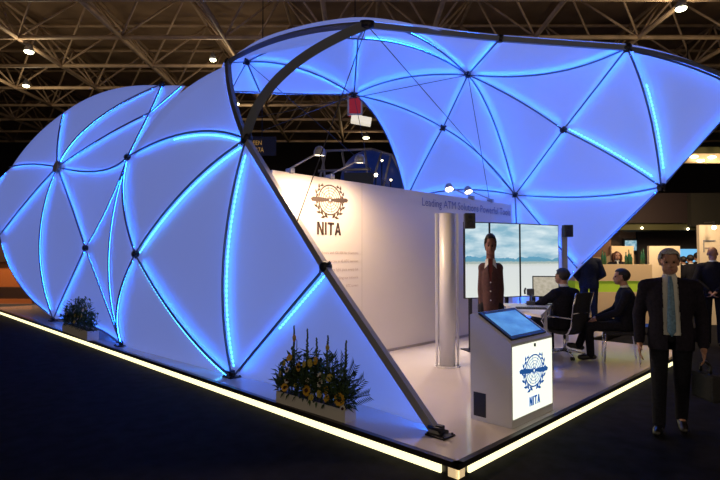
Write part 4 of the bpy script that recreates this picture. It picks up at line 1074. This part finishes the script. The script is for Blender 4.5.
for x, y in ((xs0, y0_), (xs1, y0_), (xs1, y1_ - 5), (xs1 - 1.5, y1_ - 1.5), (xs1 - 5, y1_), (xs0, y1_)): prof.append(at(x, y, 15.4) - o2)
b.poly(prof, .06, FW0); b.build('board', 'brownboard', t2)
for x in (578, 604):
    b = MB(); p = at(x, 250, 15.5) - o2; b.tube([(p.x, p.y, .0), (p.x, p.y, 1.95)], .025, 8); b.build('post', 'joint', t2)
t3, o3 = booth('television', 'wall television with a pale blue picture above the cream screen wall', 'television', 630, 17.6)
slab('casing', 'black', (623.5, 238.5, 637.5, 252), 17.7, .08, t3, o3)
pp = [at(x, y, 17.66) - o3 for x, y in ((625, 250.5), (637, 250.5), (637, 240.5), (625, 240.5))]
quad_screen('picture', 'tv', t3, *pp)
b = MB(); p = at(630, 252, 17.75) - o3; b.box((p.x, p.y, p.z - .06), (.2, .06, .2), HALL_ROT); b.build('bracket', 'black', t3)
o4 = slab('screen_wall', 'cream', (611.5, 246, 633.5, 300), 15.3, .1, None, None, zmin=0); tag(o4, 'low cream partition behind the auburn haired woman', 'partition')
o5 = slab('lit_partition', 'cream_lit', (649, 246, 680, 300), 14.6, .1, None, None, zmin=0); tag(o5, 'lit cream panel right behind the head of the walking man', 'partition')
t6, o6 = booth('video_wall', 'bright pale blue video screen with visitors before it', 'screen', 690, 17.0)
slab('casing', 'black', (679, 247.5, 700, 264), 17.1, .12, t6, o6)
quad_screen('picture', 'screenblue', t6, *[at(x, y, 17.08) - o6 for x, y in ((680, 262.5), (699, 262.5), (699, 249), (680, 249))])
b = MB(); p = at(690, 264, 17.2) - o6; b.box((p.x, p.y, p.z / 2), (.7, .1, p.z), HALL_ROT); b.build('stand', 'black', t6)
# counter with lime band
t7, o7 = booth('reception_counter', 'long cream counter with a lime green band and blue plinth', 'counter', 622, 12.4)
slab('upper_front', 'cream', (575, 264.5, 652, 281), 12.3, .6, t7, o7)
slab('lime_band', 'lime', (575, 280, 652, 292.5), 12.32, .56, t7, o7)
slab('lower_front', 'cream', (575, 292, 652, 323.5), 12.3, .6, t7, o7)
slab('plinth', 'bluebase', (576, 323.5, 651, 331), 12.34, .5, t7, o7, zmin=0)
zc = at(622, 264.5, 12.3).z
for i, (px, hh) in enumerate(((602.5, .34), (605, .30), (626, .30), (629, .36), (631, .26), (641.5, .34), (643.5, .40))):
    p = ground(px, 12.6, zc + .001)
    t8 = thing('bottle', 'green bottle on the cream counter, number ' , 'bottle', p, 0, 'green bottles on the cream counter')
    t8['label'] = ['green bottle on the counter, outer left of the pair beside the navy suited man', 'green bottle on the counter, right one of the pair left of the woman', 'green bottle on the counter, first to the right of the woman',
                   'tall green bottle on the counter, middle of three right of the woman', 'short green bottle on the counter, third to the right of the woman', 'green bottle on the counter near the lit cream panel, left of two', 'tallest green bottle on the counter beside the lit cream panel'][i]
    r = .034
    b = MB(); b.loft([((0, 0, z), q, q, (1, 0, 0), (0, 1, 0)) for z, q in ((0, r), (hh * .6, r), (hh * .75, r * .4), (hh * .95, r * .36))], 12); b.build('glass', 'bottle', t8)
    b = MB(); b.tube([(0, 0, hh * .95), (0, 0, hh)], r * .42, 10); b.build('cap', 'black', t8)
t = thing('booth_floor', 'low dark raised floor behind the lime banded counter', 'booth floor', hall(6.9, 14.0, 0))
b = MB(); b.box((0, 0, .065), (2.6, 2.4, .13), HALL_ROT); b.build('deck', 'greyfloor', t)
# bright panel at the right edge
t9, o9 = booth('poster_panel', 'tall brightly lit cream panel with framed notices at the right edge', 'partition', 712, 12.8)
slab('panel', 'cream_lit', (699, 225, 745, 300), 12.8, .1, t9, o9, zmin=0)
slab('top_rail', 'bar', (703.5, 240, 715.5, 241.3), 12.77, .02, t9, o9)
slab('side_rail', 'bar', (703.5, 241, 704.3, 252), 12.77, .02, t9, o9)
slab('notice', 'print_soft', (705, 247.5, 710, 248.6), 12.77, .02, t9, o9)
b = MB(); p = at(714, 227.5, 12.5) - o9; b.ell(p, .05, sub=2); b.build('spotlight', 'bulb', t9)
b = MB(); b.tube([p + V((0, 0, .03)), p + V((0, 0, .14)), p + V((0, 0, .14)) + FW0 * .35], .012, 6); b.build('spotlight_arm', 'joint', t9)
# grey sleeve by the counter and the rail
t10, o10 = booth('stool', 'grey covered stool standing before the counter between the seated man and the walking man', 'stool', 631.5, 11.2)
b = MB(); zz = at(631, 308, 11.2).z; b.loft([((0, 0, z), q, q, (1, 0, 0), (0, 1, 0)) for z, q in ((0, .13), (.03, .13), (.05, .07), (zz * .35, .075), (zz * .8, .08), (zz, .085))], 16); b.build('sleeve', 'greybin', t10)
b = MB(); b.loft([((0, 0, zz), .10, .10, (1, 0, 0), (0, 1, 0)), ((0, 0, zz + .03), .10, .10, (1, 0, 0), (0, 1, 0))], 16); b.build('seat', 'greybin', t10)
# distant lit soffit
t11, o11 = booth('lit_soffit', 'cream lit ceiling canopy of a far booth with three lamps beyond the canopy tip', 'booth canopy', 715, 21)
slab('soffit', 'cream', (684, 153.5, 760, 162), 21, .3, t11, o11)
lab(slab('fascia', 'olive', (684, 147, 760, 154), 21.02, .25, t11, o11), 'olive green fascia')
for i, (x, y) in enumerate(((694, 156.8), (700.5, 160.8), (712, 157.2))):
    b = MB(); p = at(x, y, 20.95) - o11; b.ell(p, (.15, .15, .05), sub=2); b.build('lamp', 'bulb', t11)
for x in (690, 750):
    b = MB(); p = at(x, 156, 21.15) - o11; b.tube([(p.x, p.y, p.z), (p.x, p.y, 10.5)], .02, 6); b.build('hanger', 'joint', t11)

# ------------------------------------------------------------------ booth glimpsed at the far left
tL, oL = booth('exhibition_booth', 'orange lit booth with dark shelves glimpsed at the far left edge', 'booth', 5, 17)
slab('back_wall', 'orange', (-25, 255, 34, 300), 17.5, .1, tL, oL, zmin=0)
slab('shelf', 'darkshelf', (-25, 287.5, 30, 299), 17.0, .4, tL, oL, zmin=None)
slab('counter', 'orange', (-25, 299, 32, 304), 16.9, .5, tL, oL)
slab('plinth', 'greyfloor', (-25, 304, 40, 318), 16.8, .7, tL, oL, zmin=0)
slab('fascia', 'darkshelf', (-25, 243, 34, 262), 17.3, .5, tL, oL)

# ------------------------------------------------------------------ blue booth beyond the partition wall
tB, oB = booth('blue_globe', 'large dark blue dome beyond the partition wall behind thin grey frames', 'dome', 372, 19.5)
b = MB(); gc = at(372, 181, 19.5); b.ell((0, 0, gc.z), 1.2, sub=4); b.build('dome', 'bluedome', tB)
b = MB(); b.loft([((0, 0, z), q, q, (1, 0, 0), (0, 1, 0)) for z, q in ((0, 1.1), (gc.z - .4, 1.1))], 24); b.build('pedestal', 'darkwall', tB)
tT, oT = booth('display_truss', 'thin grey truss frames before the blue dome above the partition wall', 'truss', 355, 18.2)
def tp(x, y, d=18.2): return at(x, y, d) - oT
b = MB()
for a, c_ in (((322, 151), (372, 149)), ((318, 171), (371, 169))): b.tube([tp(*a), tp(*c_)], .05, 6)
b.tube([tp(372, 149), tp(392, 155), tp(400, 172)], .045, 6); b.build('ring_rail', 'truss', tT)
for a, c_ in (((322, 151), (327, 196)), ((342, 150), (349, 196)), ((365, 149), (369, 196)), ((382, 151), (368, 196)), ((326, 151), (316, 196)), ((391, 155), (381, 196))):
    b = MB(); b.tube([tp(*a), tp(*c_)], .04, 6); b.build('strut', 'truss', tT)
for x in (327, 369, 349):
    b = MB(); p = tp(x, 195); b.tube([p, (p.x, p.y, 0)], .05, 6); b.build('post', 'truss', tT)
oD = slab('screen_drum', 'olivedrum', (344, 172.5, 373, 190), 17.6, .5, None, None, zmin=0); tag(oD, 'dark grey green block just above the partition wall before the blue dome', 'booth wall')
for lb, x, y, r in (('white hot spotlight before the blue dome just above the partition wall', 376, 175, .065), ('small warm lamp high on the right side of the blue dome', 382, 160.5, .038), ('small warm lamp low beside the canopy edge by the blue dome', 391, 180, .035)):
    p = at(x, y, 18); tl = thing('truss_lamp', lb, 'spotlight', p)
    b = MB(); b.ell((0, 0, 0), r, sub=2); b.build('bulb', 'bulb', tl)
    b = MB(); b.loft([(FW0 * .02, r * 1.1, r * 1.1, RT, UP0), (FW0 * .2, r * .7, r * .7, RT, UP0)], 12); b.build('housing', 'joint', tl)
    b = MB(); b.tube([FW0 * .15, FW0 * .15 + V((0, 0, -p.z))], .02, 6); b.build('stem', 'joint', tl)
# hanging signs
ps = at(355, 107, 15); tS = thing('hanging_sign', 'red hanging sign box with a white frame and lit white underside below the canopy', 'sign', ps)
b = MB()
w_ = 12.5 * 15 / FPX; h_ = 17 * 15 / FPX
b.box((0, 0, 0), (w_, .25, h_), HALL_ROT); b.build('red_face', 'red', tS)
b = MB()
for s in (-1, 1):
    q = RT * s * (w_ / 2 + .01) - FW0 * .13; b.box(q, (.05, .05, h_ + .06), HALL_ROT)
    q = UP0 * s * (h_ / 2 + .01) - FW0 * .13; b.box(q, (w_ + .06, .05, .05), HALL_ROT)
b.build('frame', 'white', tS)
b = MB(); q = RT * .18 - UP0 * (h_ / 2 + .15); b.box(q, (20 * 15 / FPX, .3, .2), HALL_ROT @ Matrix.Rotation(.18, 3, 'Y')); lab(b.build('lit_panel', 'signwhite', tS), 'white lit lower panel')
b = MB(); b.tube([(0, 0, h_ / 2), (0, 0, 10.6 - ps.z)], .015, 6); b.build('hanger', 'joint', tS)
pa2 = at(262, 146, 13); tA = thing('aisle_sign', 'dark hanging aisle sign with amber letters beside the arch bar', 'sign', pa2)
b = MB(); b.box(FW0 * .03, (28 * 13 / FPX, .05, 19 * 13 / FPX), HALL_ROT); b.build('board', 'signdark', tA)
text_mesh('EEN', 'lettering', 'amber', tA, at(253, 145, 12.98) - pa2, RT, UP0, .115, width=.22)
text_mesh('27A', 'lettering', 'amber', tA, at(255.5, 152.2, 12.98) - pa2, RT, UP0, .125, width=.21)
b = MB(); b.tube([(0, 0, .2), (0, 0, 10.6 - pa2.z)], .012, 6); b.build('hanger', 'joint', tA)

# lamps the neighbouring booths have
def area(nm, p, size, watts, col, aim):
    l = bpy.data.lights.new(nm, 'AREA'); l.shape = 'DISK'; l.size = size; l.energy = watts; l.color = col
    o = bpy.data.objects.new(nm, l); COL.objects.link(o); o.location = p; o.rotation_euler = (Vector(aim) - Vector(p)).to_track_quat('-Z', 'Y').to_euler()
area('booth_light_counter', hall(6.1, 10.8, 4.2), .5, 130, (1, .74, .42), hall(6.2, 12.3, 1.0))
area('booth_light_panel', hall(8.5, 11.4, 3.4), .4, 42, (1, .74, .46), hall(8.9, 12.8, 1.4))
area('booth_light_back', hall(8.3, 14.0, 3.4), .5, 85, (1, .72, .42), hall(8.2, 15.5, 1.2))
area('booth_light_left', hall(-11.5, 15.5, 3.4), .5, 110, (1, .6, .3), hall(-11.9, 17.5, .8))
area('soffit_light', hall(14.4, 20.3, 4.8), .5, 45, (1, .75, .45), hall(14.5, 21, 6.2))

# ------------------------------------------------------------------ light and camera
wd = bpy.data.worlds.new('World'); sc.world = wd; wd.use_nodes = True
bg = wd.node_tree.nodes['Background']; bg.inputs[0].default_value = (1, .78, .55, 1); bg.inputs[1].default_value = .45
cam = bpy.data.cameras.new('camera'); cam.sensor_width = 36; cam.lens = FPX / 720 * 36; cam.clip_end = 300
co = bpy.data.objects.new('camera', cam); COL.objects.link(co); co.location = CAM
co.rotation_euler = Matrix((RT, UPV, -FWD)).transposed().to_euler()
sc.camera = co
sc.view_settings.view_transform = 'Standard'; sc.view_settings.look = 'None'
sc.view_settings.exposure = 0; sc.view_settings.gamma = 1; sc.view_settings.use_curve_mapping = False
sc.cycles.max_bounces = 6; sc.cycles.diffuse_bounces = 3; sc.cycles.glossy_bounces = 3; sc.cycles.sample_clamp_indirect = 3
sc.cycles.use_light_tree = True
